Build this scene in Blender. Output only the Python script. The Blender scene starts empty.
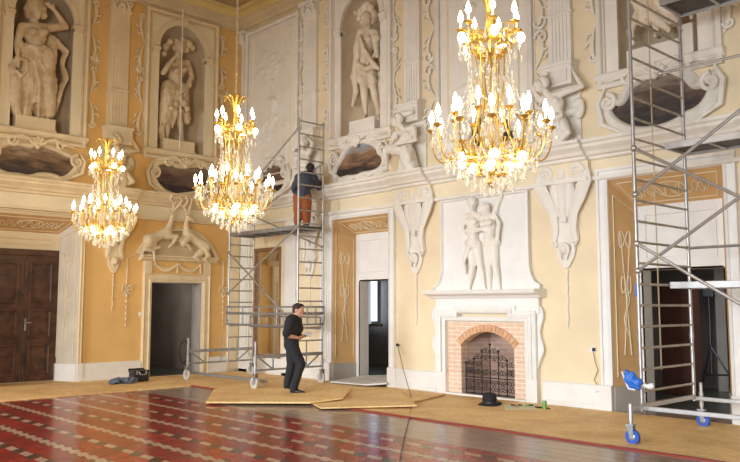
import bpy, bmesh, math, random
from mathutils import Vector, Matrix
random.seed(7)
PI = math.pi
SC = bpy.context.scene
COL = SC.collection
# ------------------------------------------------------------------ camera maths (measured from the photograph)
FPX = 770.0
PITCH = math.atan(75/770.0)
AZ = math.radians(43.34)
CAM = Vector((17.2685, -11.5627, 1.7))
fwd = Vector((-math.cos(AZ)*math.cos(PITCH), math.sin(AZ)*math.cos(PITCH), math.sin(PITCH)))
rgt = Vector((math.sin(AZ), math.cos(AZ), 0))
upv = rgt.cross(fwd)
def ray(x, y): return fwd + rgt*((x-370)/FPX) + upv*(-(y-231)/FPX)
def hit(x, y, ax, v):
    r = ray(x, y); return CAM + r*((v-CAM[ax])/r[ax])
def FL(x, y, z=0.0): return hit(x, y, 2, z)
def PW(w, x, y, n=0.0):
    """wall-local point (along wall, -outward, up) that a measured image point has at distance n off wall w"""
    if w == 'R':
        p = hit(x, y, 1, -n); return Vector((p.x, -n, p.z))
    p = hit(x, y, 0, n); return Vector((p.y, -n, p.z))
RAD = {'R': 0.0, 'L': PI/2, None: 0.0}
# ------------------------------------------------------------------ materials
def nodes(name):
    m = bpy.data.materials.new(name); m.use_nodes = True
    nt = m.node_tree; b = nt.nodes['Principled BSDF']
    return m, nt, b
def mat(name, col, rough=0.6, metal=0.0, var=0.0, scale=6.0, bump=0.0, col2=None, trans=0.0, emit=None, es=0.0, detail=6, bscale=None, sheen=0):
    m, nt, b = nodes(name)
    b.inputs['Base Color'].default_value = (*col, 1); b.inputs['Roughness'].default_value = rough
    b.inputs['Metallic'].default_value = metal; b.inputs['Transmission Weight'].default_value = trans
    if emit:
        b.inputs['Emission Color'].default_value = (*emit, 1); b.inputs['Emission Strength'].default_value = es
    if var > 0 or bump > 0 or col2:
        tc = nt.nodes.new('ShaderNodeTexCoord')
        n = nt.nodes.new('ShaderNodeTexNoise'); n.inputs['Scale'].default_value = scale; n.inputs['Detail'].default_value = detail
        nt.links.new(tc.outputs['Object'], n.inputs['Vector'])
        if var > 0 or col2:
            r = nt.nodes.new('ShaderNodeValToRGB')
            c2 = col2 or tuple(max(0, c*(1-var)) for c in col)
            r.color_ramp.elements[0].position = 0.35; r.color_ramp.elements[1].position = 0.65
            r.color_ramp.elements[0].color = (*c2, 1); r.color_ramp.elements[1].color = (*col, 1)
            nt.links.new(n.outputs['Fac'], r.inputs['Fac']); nt.links.new(r.outputs['Color'], b.inputs['Base Color'])
        if bump > 0:
            n2 = nt.nodes.new('ShaderNodeTexNoise'); n2.inputs['Scale'].default_value = bscale or scale*4; n2.inputs['Detail'].default_value = 4
            nt.links.new(tc.outputs['Object'], n2.inputs['Vector'])
            bp = nt.nodes.new('ShaderNodeBump'); bp.inputs['Strength'].default_value = bump; bp.inputs['Distance'].default_value = 0.02
            nt.links.new(n2.outputs['Fac'], bp.inputs['Height']); nt.links.new(bp.outputs['Normal'], b.inputs['Normal'])
    return m
M = {}
def crevice_shade(m, dark, amt=0.85):  # paints shade into the base colour of hollows, found by pointiness
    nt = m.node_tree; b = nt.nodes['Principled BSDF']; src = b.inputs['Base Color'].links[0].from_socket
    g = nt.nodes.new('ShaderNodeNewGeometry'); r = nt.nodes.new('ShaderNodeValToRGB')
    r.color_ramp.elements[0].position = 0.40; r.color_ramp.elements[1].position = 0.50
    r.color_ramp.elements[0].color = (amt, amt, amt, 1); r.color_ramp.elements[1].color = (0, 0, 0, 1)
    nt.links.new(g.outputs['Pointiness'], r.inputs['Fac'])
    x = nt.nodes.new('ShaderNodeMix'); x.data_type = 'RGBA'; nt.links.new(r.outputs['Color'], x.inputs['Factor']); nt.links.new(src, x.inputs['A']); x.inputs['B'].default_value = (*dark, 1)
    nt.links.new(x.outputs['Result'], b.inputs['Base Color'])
M['yellow'] = mat('plaster_yellow', (0.83, 0.69, 0.46), 0.8, var=0.10, scale=1.3, bump=0.12)
M['orange'] = mat('plaster_orange', (0.82, 0.52, 0.19), 0.8, var=0.13, scale=1.1, bump=0.12)
M['stucco'] = mat('stucco_white', (0.83, 0.78, 0.69), 0.65, var=0.10, scale=3, bump=0.15)
M['stuccoL'] = mat('stucco_cream', (0.80, 0.66, 0.43), 0.65, var=0.12, scale=3, bump=0.15)
M['white'] = mat('paint_white', (0.83, 0.81, 0.76), 0.55, var=0.06, scale=4, bump=0.05)
M['cream'] = mat('paint_cream', (0.83, 0.72, 0.50), 0.7, var=0.08, scale=2, bump=0.08)
M['ochre'] = mat('paint_ochre', (0.64, 0.40, 0.17), 0.7, var=0.12, scale=3, bump=0.05)
M['reliefwhite'] = mat('white_relief_stucco', (0.86, 0.83, 0.76), 0.6, col2=(0.82, 0.76, 0.66), scale=3.0, bump=0.2, bscale=14)
M['niche'] = mat('niche_plaster', (0.47, 0.37, 0.25), 0.8, var=0.25, scale=2, bump=0.1)
M['nichepale'] = mat('niche_pale_plaster', (0.62, 0.50, 0.34), 0.8, var=0.2, scale=2, bump=0.1)
M['statue'] = mat('statue_stucco', (0.74, 0.60, 0.40), 0.6, col2=(0.52, 0.38, 0.22), scale=3.2, bump=0.35, bscale=16)
M['statueW'] = mat('statue_pale_stucco', (0.80, 0.72, 0.58), 0.6, col2=(0.66, 0.54, 0.38), scale=3.0, bump=0.3, bscale=14)
M['relief'] = mat('relief_stucco', (0.82, 0.79, 0.72), 0.6, col2=(0.77, 0.71, 0.60), scale=3.0, bump=0.2, bscale=14)
crevice_shade(M['statue'], (0.22, 0.13, 0.06), .7); crevice_shade(M['statueW'], (0.30, 0.19, 0.10)); crevice_shade(M['relief'], (0.42, 0.30, 0.18)); crevice_shade(M['reliefwhite'], (0.40, 0.28, 0.17)); crevice_shade(M['stucco'], (0.45, 0.35, 0.24), .7); crevice_shade(M['stuccoL'], (0.40, 0.25, 0.12), .7)
M['wood'] = mat('door_wood', (0.115, 0.05, 0.028), 0.45, col2=(0.045, 0.02, 0.012), scale=5, bump=0.1)
M['frame'] = mat('mirror_frame_wood', (0.30, 0.15, 0.06), 0.45, var=0.3, scale=8)
M['mirror'] = mat('mirror_glass', (0.75, 0.72, 0.68), 0.06, metal=1.0)
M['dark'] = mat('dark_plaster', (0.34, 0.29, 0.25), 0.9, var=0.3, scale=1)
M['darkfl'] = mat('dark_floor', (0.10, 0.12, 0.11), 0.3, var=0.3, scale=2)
M['grey'] = mat('grey_plaster', (0.42, 0.38, 0.33), 0.8, var=0.15, scale=2)
M['alu'] = mat('aluminium', (0.50, 0.48, 0.46), 0.4, metal=0.7, var=0.15, scale=12)
M['steel'] = mat('galvanised_steel', (0.40, 0.41, 0.41), 0.45, metal=0.6, var=0.3, scale=14)
M['rung'] = mat('rung_metal', (0.50, 0.46, 0.40), 0.5, metal=0.4, var=0.3, scale=14)
M['deck'] = mat('deck_board', (0.10, 0.09, 0.085), 0.6, var=0.3, scale=5)
M['gold'] = mat('gilded_brass', (0.62, 0.40, 0.09), 0.33, metal=0.8, emit=(1.0, 0.62, 0.12), es=0.06)  # slight warm emission lets the gilding glow, though it is no lamp
M['crystal'] = mat('crystal', (1.0, 0.95, 0.86), 0.05, trans=0.8, emit=(1.0, 0.90, 0.66), es=0.10)  # slight emission stands in for bulb light caught by the crystal
M['bulb'] = mat('lit_bulb', (1, 1, 1), 0.4, emit=(1.0, 0.80, 0.50), es=26)
M['candle'] = mat('candle_sleeve', (1, 0.95, 0.85), 0.5, emit=(1.0, 0.9, 0.7), es=0.6)
M['chain'] = mat('chain_links', (0.72, 0.62, 0.42), 0.35, metal=0.5)
M['blackcloth'] = mat('black_cloth', (0.012, 0.012, 0.014), 0.85, bump=0.3, scale=8)
M['blackcloth2'] = mat('dark_trousers', (0.013, 0.014, 0.018), 0.85, bump=0.3, scale=8)
M['bluegrey'] = mat('blue_grey_cloth', (0.11, 0.13, 0.17), 0.85, bump=0.4, scale=8)
M['navy'] = mat('dark_blue_grey_cloth', (0.055, 0.065, 0.09), 0.85, bump=0.4, scale=8)
M['rust'] = mat('rust_cloth', (0.33, 0.10, 0.03), 0.85, bump=0.4, scale=8)
M['skin'] = mat('skin', (0.55, 0.29, 0.18), 0.5, var=0.1, scale=20)
M['hair'] = mat('hair', (0.03, 0.018, 0.012), 0.6, bump=0.5, scale=30)
M['blackplastic'] = mat('black_plastic', (0.015, 0.015, 0.018), 0.4)
M['iron'] = mat('wrought_iron', (0.025, 0.022, 0.02), 0.5, metal=0.3)
M['blue'] = mat('blue_rubber', (0.03, 0.10, 0.45), 0.45)
M['bluebag'] = mat('blue_bag', (0.03, 0.16, 0.62), 0.4, bump=0.6, scale=5)
M['wheelgrey'] = mat('grey_wheel', (0.62, 0.60, 0.56), 0.5, var=0.2, scale=10)
M['green'] = mat('green_tin', (0.16, 0.38, 0.06), 0.35)
M['paper'] = mat('paper', (0.70, 0.68, 0.45), 0.7, var=0.15, scale=14)
M['red'] = mat('red_edge', (0.28, 0.03, 0.015), 0.4)
M['glassday'] = mat('daylit_glass', (0.8, 0.88, 1.0), 0.1, emit=(0.62, 0.76, 1.0), es=1.6)
M['curtain'] = mat('white_curtain', (0.85, 0.85, 0.85), 0.9, emit=(0.8, 0.85, 1.0), es=0.35)
M['ceil'] = mat('ceiling_paint', (0.74, 0.58, 0.24), 0.8, var=0.15, scale=1.5, bump=0.1)
M['ceildark'] = mat('ceiling_band', (0.42, 0.30, 0.16), 0.8, var=0.2, scale=2)
M['ceiltan'] = mat('ceiling_moulding', (0.66, 0.53, 0.33), 0.75, var=0.15, scale=2, bump=0.1)
M['mortarbrick'] = None
def brick_mat(name, c1, c2, mort, sc=1.0, ax='XZ'):
    m, nt, b = nodes(name)
    tc = nt.nodes.new('ShaderNodeTexCoord'); sp = nt.nodes.new('ShaderNodeSeparateXYZ'); cb = nt.nodes.new('ShaderNodeCombineXYZ')
    nt.links.new(tc.outputs['Object'], sp.inputs[0])
    ad = nt.nodes.new('ShaderNodeMath'); ad.operation = 'ADD'
    nt.links.new(sp.outputs['X'], ad.inputs[0]); nt.links.new(sp.outputs['Y'], ad.inputs[1])
    nt.links.new(ad.outputs[0], cb.inputs['X']); nt.links.new(sp.outputs['Z'], cb.inputs['Y'])
    br = nt.nodes.new('ShaderNodeTexBrick'); nt.links.new(cb.outputs[0], br.inputs['Vector'])
    br.inputs['Color1'].default_value = (*c1, 1); br.inputs['Color2'].default_value = (*c2, 1); br.inputs['Mortar'].default_value = (*mort, 1)
    br.inputs['Scale'].default_value = 1.0; br.inputs['Brick Width'].default_value = 0.25*sc; br.inputs['Row Height'].default_value = 0.082*sc
    br.inputs['Mortar Size'].default_value = 0.007*sc; br.inputs['Bias'].default_value = 0.0
    nt.links.new(br.outputs['Color'], b.inputs['Base Color']); b.inputs['Roughness'].default_value = 0.85
    bp = nt.nodes.new('ShaderNodeBump'); bp.inputs['Strength'].default_value = 0.5; bp.inputs['Distance'].default_value = 0.01; bp.invert = True
    nt.links.new(br.outputs['Fac'], bp.inputs['Height']); nt.links.new(bp.outputs['Normal'], b.inputs['Normal'])
    return m
M['brick'] = brick_mat('brickwork', (0.78, 0.56, 0.40), (0.70, 0.47, 0.33), (0.86, 0.80, 0.70))
M['brickdark'] = brick_mat('sooty_brickwork', (0.50, 0.32, 0.24), (0.36, 0.23, 0.18), (0.46, 0.4, 0.33))
def osb_mat():
    m, nt, b = nodes('chipboard')
    tc = nt.nodes.new('ShaderNodeTexCoord')
    v = nt.nodes.new('ShaderNodeTexVoronoi'); v.inputs['Scale'].default_value = 14
    mp = nt.nodes.new('ShaderNodeMapping'); mp.inputs['Scale'].default_value = (1, 2.2, 1); mp.inputs['Rotation'].default_value = (0, 0, 0.6)
    nt.links.new(tc.outputs['Object'], mp.inputs['Vector']); nt.links.new(mp.outputs[0], v.inputs['Vector'])
    r = nt.nodes.new('ShaderNodeValToRGB'); r.color_ramp.elements[0].color = (0.80, 0.52, 0.21, 1); r.color_ramp.elements[1].color = (0.93, 0.68, 0.33, 1)
    sp = nt.nodes.new('ShaderNodeSeparateColor'); nt.links.new(v.outputs['Color'], sp.inputs[0]); nt.links.new(sp.outputs[0], r.inputs['Fac'])
    n = nt.nodes.new('ShaderNodeTexNoise'); n.inputs['Scale'].default_value = 1.2; n.inputs['Detail'].default_value = 5
    nt.links.new(tc.outputs['Object'], n.inputs['Vector'])
    mx = nt.nodes.new('ShaderNodeMix'); mx.data_type = 'RGBA'; mx.blend_type = 'MULTIPLY'; mx.inputs['Factor'].default_value = 0.6
    r2 = nt.nodes.new('ShaderNodeValToRGB'); r2.color_ramp.elements[0].position = 0.35; r2.color_ramp.elements[1].position = 0.6
    r2.color_ramp.elements[0].color = (0.70, 0.60, 0.50, 1); r2.color_ramp.elements[1].color = (1, 1, 1, 1)
    nt.links.new(n.outputs['Fac'], r2.inputs['Fac']); nt.links.new(r.outputs['Color'], mx.inputs['A']); nt.links.new(r2.outputs['Color'], mx.inputs['B'])
    nt.links.new(mx.outputs['Result'], b.inputs['Base Color']); b.inputs['Roughness'].default_value = 0.65
    return m
M['osb'] = osb_mat()
M['osbedge'] = mat('chipboard_edge', (0.30, 0.17, 0.06), 0.8)
def painting_mat(name, sky, mid, dark, seed, z0, z1):
    m, nt, b = nodes(name)
    tc = nt.nodes.new('ShaderNodeTexCoord'); sp = nt.nodes.new('ShaderNodeSeparateXYZ'); nt.links.new(tc.outputs['Object'], sp.inputs[0])
    mr = nt.nodes.new('ShaderNodeMapRange'); mr.inputs['From Min'].default_value = z0; mr.inputs['From Max'].default_value = z1
    nt.links.new(sp.outputs['Z'], mr.inputs['Value'])
    mp = nt.nodes.new('ShaderNodeMapping'); mp.inputs['Location'].default_value = (seed, 0, seed); mp.inputs['Scale'].default_value = (0.55, 1, 2.2)
    nt.links.new(tc.outputs['Object'], mp.inputs[0])
    n = nt.nodes.new('ShaderNodeTexNoise'); n.inputs['Scale'].default_value = 3.2; n.inputs['Detail'].default_value = 9; n.inputs['Roughness'].default_value = 0.65
    nt.links.new(mp.outputs[0], n.inputs['Vector'])
    ml = nt.nodes.new('ShaderNodeMath'); ml.operation = 'MULTIPLY_ADD'; ml.inputs[1].default_value = 1.9; ml.inputs[2].default_value = -1.02
    nt.links.new(n.outputs['Fac'], ml.inputs[0])
    ad = nt.nodes.new('ShaderNodeMath'); ad.operation = 'ADD'; nt.links.new(mr.outputs[0], ad.inputs[0]); nt.links.new(ml.outputs[0], ad.inputs[1])
    r = nt.nodes.new('ShaderNodeValToRGB'); e = r.color_ramp.elements
    e[0].position = 0.15; e[0].color = (*dark, 1); e[1].position = 0.95; e[1].color = (*sky, 1)
    k = e.new(0.42); k.color = (*[c*0.55+d*0.45 for c, d in zip(mid, dark)], 1); k = e.new(0.62); k.color = (*mid, 1)
    nt.links.new(ad.outputs[0], r.inputs['Fac']); nt.links.new(r.outputs['Color'], b.inputs['Base Color']); b.inputs['Roughness'].default_value = 0.5
    return m
def floor_mat():
    m, nt, b = nodes('patterned_polished_floor')
    L = nt.links
    tc = nt.nodes.new('ShaderNodeTexCoord'); sp = nt.nodes.new('ShaderNodeSeparateXYZ'); L.new(tc.outputs['Object'], sp.inputs[0])
    def mth(op, a, bb=None, c=None):
        n = nt.nodes.new('ShaderNodeMath'); n.operation = op
        for i, v in enumerate((a, bb, c)):
            if v is None: continue
            if isinstance(v, (int, float)): n.inputs[i].default_value = v
            else: L.new(v, n.inputs[i])
        return n.outputs[0]
    X, Y = sp.outputs['X'], sp.outputs['Y']
    P = 0.93
    # distance from the long tan bands (one every 0.93 m at y=-4.95, -5.88 ...)
    v = mth('DIVIDE', mth('ADD', Y, 4.95), P)
    fr = mth('ABSOLUTE', mth('SUBTRACT', mth('FRACT', mth('ADD', v, 0.5)), 0.5))      # 0 on the band, .5 mid row
    # crosswise cells
    u = mth('DIVIDE', X, 0.47)
    fx = mth('FRACT', u)
    # zigzag edge of the tan band made by small offset tiles
    tooth = mth('MULTIPLY', mth('GREATER_THAN', mth('FRACT', mth('ADD', mth('MULTIPLY', u, 2), mth('MULTIPLY', v, 3))), 0.5), 0.040)
    band = mth('LESS_THAN', fr, mth('ADD', 0.040, tooth))
    # mid-row lozenges: tan then dark, slanted
    mid = mth('ABSOLUTE', mth('SUBTRACT', fr, 0.5))
    sk = mth('FRACT', mth('ADD', u, mth('MULTIPLY', v, 1.6)))
    loz = mth('MULTIPLY', mth('LESS_THAN', mid, 0.060), mth('LESS_THAN', sk, 0.50))
    dk = mth('MULTIPLY', mth('MULTIPLY', mth('LESS_THAN', mid, 0.11), mth('GREATER_THAN', sk, 0.50)), mth('LESS_THAN', sk, 0.92))
    # thin dark joints
    jx = mth('LESS_THAN', mth('ABSOLUTE', mth('SUBTRACT', mth('FRACT', mth('ADD', u, mth('MULTIPLY', v, 0.9))), 0.5)), 0.035)
    jq = mth('LESS_THAN', mth('ABSOLUTE', mth('SUBTRACT', fr, 0.27)), 0.012)
    # dark corner diamonds halfway between band and lozenges
    d2 = mth('MULTIPLY', mth('LESS_THAN', mth('ABSOLUTE', mth('SUBTRACT', fr, 0.10)), 0.035), mth('LESS_THAN', mth('FRACT', mth('ADD', u, 0.3)), 0.35))
    wn = nt.nodes.new('ShaderNodeTexWhiteNoise'); wn.noise_dimensions = '2D'
    cb = nt.nodes.new('ShaderNodeCombineXYZ'); L.new(mth('FLOOR', mth('ADD', u, mth('MULTIPLY', v, 0.9))), cb.inputs[0]); L.new(mth('FLOOR', mth('MULTIPLY', v, 2)), cb.inputs[1])
    L.new(cb.outputs[0], wn.inputs['Vector'])
    def mix(f, a, bb):
        n = nt.nodes.new('ShaderNodeMix'); n.data_type = 'RGBA'
        if isinstance(f, float): n.inputs['Factor'].default_value = f
        else: L.new(f, n.inputs['Factor'])
        for s, vv in (('A', a), ('B', bb)):
            if isinstance(vv, tuple): n.inputs[s].default_value = (*vv, 1)
            else: L.new(vv, n.inputs[s])
        return n.outputs['Result']
    nz = nt.nodes.new('ShaderNodeTexNoise'); nz.inputs['Scale'].default_value = 3; nz.inputs['Detail'].default_value = 8; L.new(tc.outputs['Object'], nz.inputs['Vector'])
    red = mix(wn.outputs['Value'], (0.42, 0.040, 0.025), (0.27, 0.024, 0.018))
    red = mix(mth('MULTIPLY', nz.outputs['Fac'], 0.3), red, (0.16, 0.05, 0.035))
    tan = mix(nz.outputs['Fac'], (0.58, 0.42, 0.28), (0.36, 0.25, 0.16))
    c = mix(mth('MULTIPLY', jx, 0.5), red, (0.09, 0.03, 0.02))
    c = mix(mth('MULTIPLY', jq, 0.5), c, (0.08, 0.03, 0.02))
    c = mix(d2, c, (0.13, 0.07, 0.05))
    c = mix(dk, c, (0.10, 0.055, 0.035))
    c = mix(loz, c, tan)
    c = mix(band, c, tan)
    # plain planked border next to the chipboard strips
    bord = mth('MAXIMUM', mth('GREATER_THAN', Y, -4.2), mth('LESS_THAN', X, 2.2))
    pl = mth('LESS_THAN', mth('FRACT', mth('MULTIPLY', Y, 4.3)), 0.07)
    pcol = mix(nz.outputs['Fac'], (0.42, 0.33, 0.26), (0.26, 0.19, 0.15))
    pcol = mix(mth('MULTIPLY', pl, 0.6), pcol, (0.06, 0.04, 0.03))
    c = mix(bord, c, pcol)
    L.new(c, b.inputs['Base Color'])
    b.inputs['Roughness'].default_value = 0.16
    b.inputs['Specular IOR Level'].default_value = 0.4; b.inputs['IOR'].default_value = 1.27
    n3 = nt.nodes.new('ShaderNodeTexNoise'); n3.inputs['Scale'].default_value = 5; L.new(tc.outputs['Object'], n3.inputs['Vector'])
    L.new(mth('MULTIPLY_ADD', n3.outputs['Fac'], 0.18, 0.10), b.inputs['Roughness'])
    bp = nt.nodes.new('ShaderNodeBump'); bp.inputs['Strength'].default_value = 0.08; bp.inputs['Distance'].default_value = 0.01
    L.new(n3.outputs['Fac'], bp.inputs['Height']); L.new(bp.outputs['Normal'], b.inputs['Normal'])
    return m
M['floor'] = floor_mat()
# ------------------------------------------------------------------ mesh builder
class MB:
    def __init__(s): s.v = []; s.f = []
    def add(s, vs, fs):
        o = len(s.v); s.v += [Vector(v) for v in vs]; s.f += [tuple(i+o for i in f) for f in fs]; return s
    def box(s, x0, x1, y0, y1, z0, z1):
        vs = [(x, y, z) for z in (z0, z1) for y in (y0, y1) for x in (x0, x1)]
        return s.add(vs, [(0, 2, 3, 1), (4, 5, 7, 6), (0, 1, 5, 4), (2, 6, 7, 3), (0, 4, 6, 2), (1, 3, 7, 5)])
    def obox(s, c, sz, mtx=None):
        mtx = mtx or Matrix.Identity(3); c = Vector(c)
        vs = [c + mtx @ Vector((x*sz[0]/2, y*sz[1]/2, z*sz[2]/2)) for z in (-1, 1) for y in (-1, 1) for x in (-1, 1)]
        return s.add(vs, [(0, 2, 3, 1), (4, 5, 7, 6), (0, 1, 5, 4), (2, 6, 7, 3), (0, 4, 6, 2), (1, 3, 7, 5)])
    def tube(s, pts, r, seg=8, closed=False, flat=1.0, fdir=None):
        pts = [Vector(p) for p in pts]; n = len(pts)
        rs = r if isinstance(r, (list, tuple)) else [r]*n
        vs = []; prev = None
        for i, p in enumerate(pts):
            if closed: t = pts[(i+1) % n]-pts[i-1]
            else: t = pts[min(i+1, n-1)]-pts[max(i-1, 0)]
            if t.length < 1e-9: t = Vector((0, 0, 1))
            t.normalize()
            if fdir is not None:
                a = Vector(fdir); a = (a-t*a.dot(t))
                if a.length < 1e-4: a = t.orthogonal()
            elif prev is None: a = t.orthogonal()
            else:
                a = prev-t*prev.dot(t)
                if a.length < 1e-6: a = t.orthogonal()
            a.normalize(); prev = a; b = t.cross(a)
            for k in range(seg):
                an = 2*PI*k/seg
                vs.append(p + a*(math.cos(an)*rs[i]*flat) + b*(math.sin(an)*rs[i]))
        fs = []
        for i in range(n if closed else n-1):
            j = (i+1) % n
            for k in range(seg):
                k2 = (k+1) % seg
                fs.append((i*seg+k, i*seg+k2, j*seg+k2, j*seg+k))
        if not closed:
            fs.append(tuple(range(seg-1, -1, -1))); fs.append(tuple((n-1)*seg+k for k in range(seg)))
        return s.add(vs, fs)
    def lathe(s, prof, c=(0, 0, 0), seg=16, mtx=None, sx=1, sy=1):
        c = Vector(c); mtx = mtx or Matrix.Identity(3); vs = []
        for r, z in prof:
            for k in range(seg):
                a = 2*PI*k/seg; vs.append(c + mtx @ Vector((r*math.cos(a)*sx, r*math.sin(a)*sy, z)))
        fs = []; n = len(prof)
        for i in range(n-1):
            for k in range(seg):
                k2 = (k+1) % seg; fs.append((i*seg+k, i*seg+k2, (i+1)*seg+k2, (i+1)*seg+k))
        fs.append(tuple(range(seg-1, -1, -1))); fs.append(tuple((n-1)*seg+k for k in range(seg)))
        return s.add(vs, fs)
    def ball(s, c, r, seg=10, rings=7, rz=None, mtx=None, ry=None):
        rz = rz or r; ry = ry or r
        prof = [(math.sin(PI*i/rings), -math.cos(PI*i/rings)) for i in range(rings+1)]
        prof[0] = (0.02, -1); prof[-1] = (0.02, 1)
        S = Matrix.Diagonal((r, ry, rz)); mt = (mtx or Matrix.Identity(3)) @ S
        return s.lathe(prof, c, seg, mt)
    def prism(s, poly, y0, y1):
        """poly in (x,z); y0 = back, y1 = front (more negative = towards the room)"""
        n = len(poly); vs = [(x, y0, z) for x, z in poly]+[(x, y1, z) for x, z in poly]
        fs = [tuple(range(n-1, -1, -1)), tuple(range(n, 2*n))]+[(i, (i+1) % n, n+(i+1) % n, n+i) for i in range(n)]
        return s.add(vs, fs)
    def slab(s, poly, z0, z1):
        n = len(poly); vs = [(x, y, z0) for x, y in poly]+[(x, y, z1) for x, y in poly]
        fs = [tuple(range(n-1, -1, -1)), tuple(range(n, 2*n))]+[(i, (i+1) % n, n+(i+1) % n, n+i) for i in range(n)]
        return s.add(vs, fs)
    def mould(s, path, prof, closed=False):
        """sweep a section [(t,n)] (t = to the left of travel in the wall plane, n = out of the wall) along a path of (x,z)"""
        P = [Vector(p) for p in path]; n = len(P); vs = []; m = len(prof)
        for i in range(n):
            if closed: d0 = (P[i]-P[i-1]); d1 = (P[(i+1) % n]-P[i])
            else:
                d0 = P[i]-P[i-1] if i > 0 else P[1]-P[0]; d1 = P[i+1]-P[i] if i < n-1 else d0
            d0.normalize(); d1.normalize()
            n0 = Vector((-d0.y, d0.x)); n1 = Vector((-d1.y, d1.x)); q = n0+n1
            q = q/max(0.35, q.dot(n0)) if q.length > 1e-6 else n0
            for t, o in prof: vs.append((P[i].x+q.x*t, -o, P[i].y+q.y*t))
        fs = []
        for i in range(n if closed else n-1):
            j = (i+1) % n
            for k in range(m-1): fs.append((i*m+k, i*m+k+1, j*m+k+1, j*m+k))
        if not closed and m > 2:
            fs.append(tuple(range(m-1, -1, -1))); fs.append(tuple((n-1)*m+k for k in range(m)))
        return s.add(vs, fs)
    def run(s, x0, x1, prof, e0=0, e1=0):
        """straight moulding: closed section [(n,z)] extruded along x; e0/e1 = mitre factors"""
        vs = [(x0+e0*n, -n, z) for n, z in prof]+[(x1+e1*n, -n, z) for n, z in prof]; m = len(prof)
        return s.add(vs, [tuple(range(m)), tuple(range(2*m-1, m-1, -1))]+[(i, m+i, m+(i+1) % m, (i+1) % m) for i in range(m)])
def circle(cx, cz, r, a0, a1, n): return [(cx+r*math.cos(math.radians(a0+(a1-a0)*i/n)), cz+r*math.sin(math.radians(a0+(a1-a0)*i/n))) for i in range(n+1)]
def smooth_poly(pts, it=2, closed=True):
    for _ in range(it):
        q = []; n = len(pts)
        for i in range(n if closed else n-1):
            a = Vector(pts[i]); b = Vector(pts[(i+1) % n])
            q += [a*0.75+b*0.25, a*0.25+b*0.75]
        if not closed: q = [Vector(pts[0])]+q+[Vector(pts[-1])]
        pts = q
    return pts
OFF = {}
def to_world(w, p):
    p = Vector(p)
    return p if w != 'L' else Vector((-p.y, p.x, p.z))
def props(o, label=None, cat=None, group=None, kind=None):
    if label: o['label'] = label
    if cat: o['category'] = cat
    if group: o['group'] = group
    if kind: o['kind'] = kind
    return o
def thing(name, label, cat, base=(0, 0, 0), w=None, group=None, rz=None, kind=None):
    o = bpy.data.objects.new(name, None); COL.objects.link(o); o.empty_display_size = 0.2
    o.location = to_world(w, base); o.rotation_euler = (0, 0, RAD[w] if rz is None else rz)
    OFF[o.name] = Vector(base) if rz is None else Vector((0, 0, 0))
    return props(o, label, cat, group, kind)
def finish(me, smooth):
    bm = bmesh.new(); bm.from_mesh(me); bmesh.ops.recalc_face_normals(bm, faces=bm.faces); bm.to_mesh(me); bm.free()
    if smooth:
        me.polygons.foreach_set('use_smooth', [True]*len(me.polygons))
        try: me.set_sharp_from_angle(angle=math.radians(smooth if smooth is not True else 40))
        except Exception: pass
def part(name, mb, m, parent, smooth=False, bevel=0, label=None):
    off = OFF[parent.name]
    me = bpy.data.meshes.new(name); me.from_pydata([tuple(v-off) for v in mb.v], [], mb.f)
    finish(me, smooth); me.materials.append(m)
    o = bpy.data.objects.new(name, me); COL.objects.link(o); o.parent = parent; OFF[o.name] = off
    if bevel:
        bv = o.modifiers.new('bevel', 'BEVEL'); bv.width = bevel; bv.segments = 2; bv.limit_method = 'ANGLE'
    if label: o['label'] = label
    return o
def solo(name, mb, m, label, cat, base=(0, 0, 0), w=None, group=None, smooth=False, bevel=0, kind=None, rz=None):
    base = Vector(base)
    me = bpy.data.meshes.new(name)
    me.from_pydata([tuple(v-(base if rz is None else Vector((0, 0, 0)))) for v in mb.v], [], mb.f)
    finish(me, smooth); me.materials.append(m)
    o = bpy.data.objects.new(name, me); COL.objects.link(o)
    o.location = to_world(w, base); o.rotation_euler = (0, 0, RAD[w] if rz is None else rz)
    OFF[o.name] = base if rz is None else Vector((0, 0, 0))
    if bevel:
        bv = o.modifiers.new('bevel', 'BEVEL'); bv.width = bevel; bv.segments = 2; bv.limit_method = 'ANGLE'
    return props(o, label, cat, group, kind)
def struct(name, mb, m, w=None, smooth=False, bevel=0): return solo(name, mb, m, None, None, (0, 0, 0), w, smooth=smooth, bevel=bevel, kind='structure')
def copy_tree(o, parent=None):
    c = o.copy(); COL.objects.link(c); OFF[c.name] = OFF.get(o.name, Vector((0, 0, 0)))
    if parent is not None: c.parent = parent
    for ch in list(o.children): copy_tree(ch, c)
    return c
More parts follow.
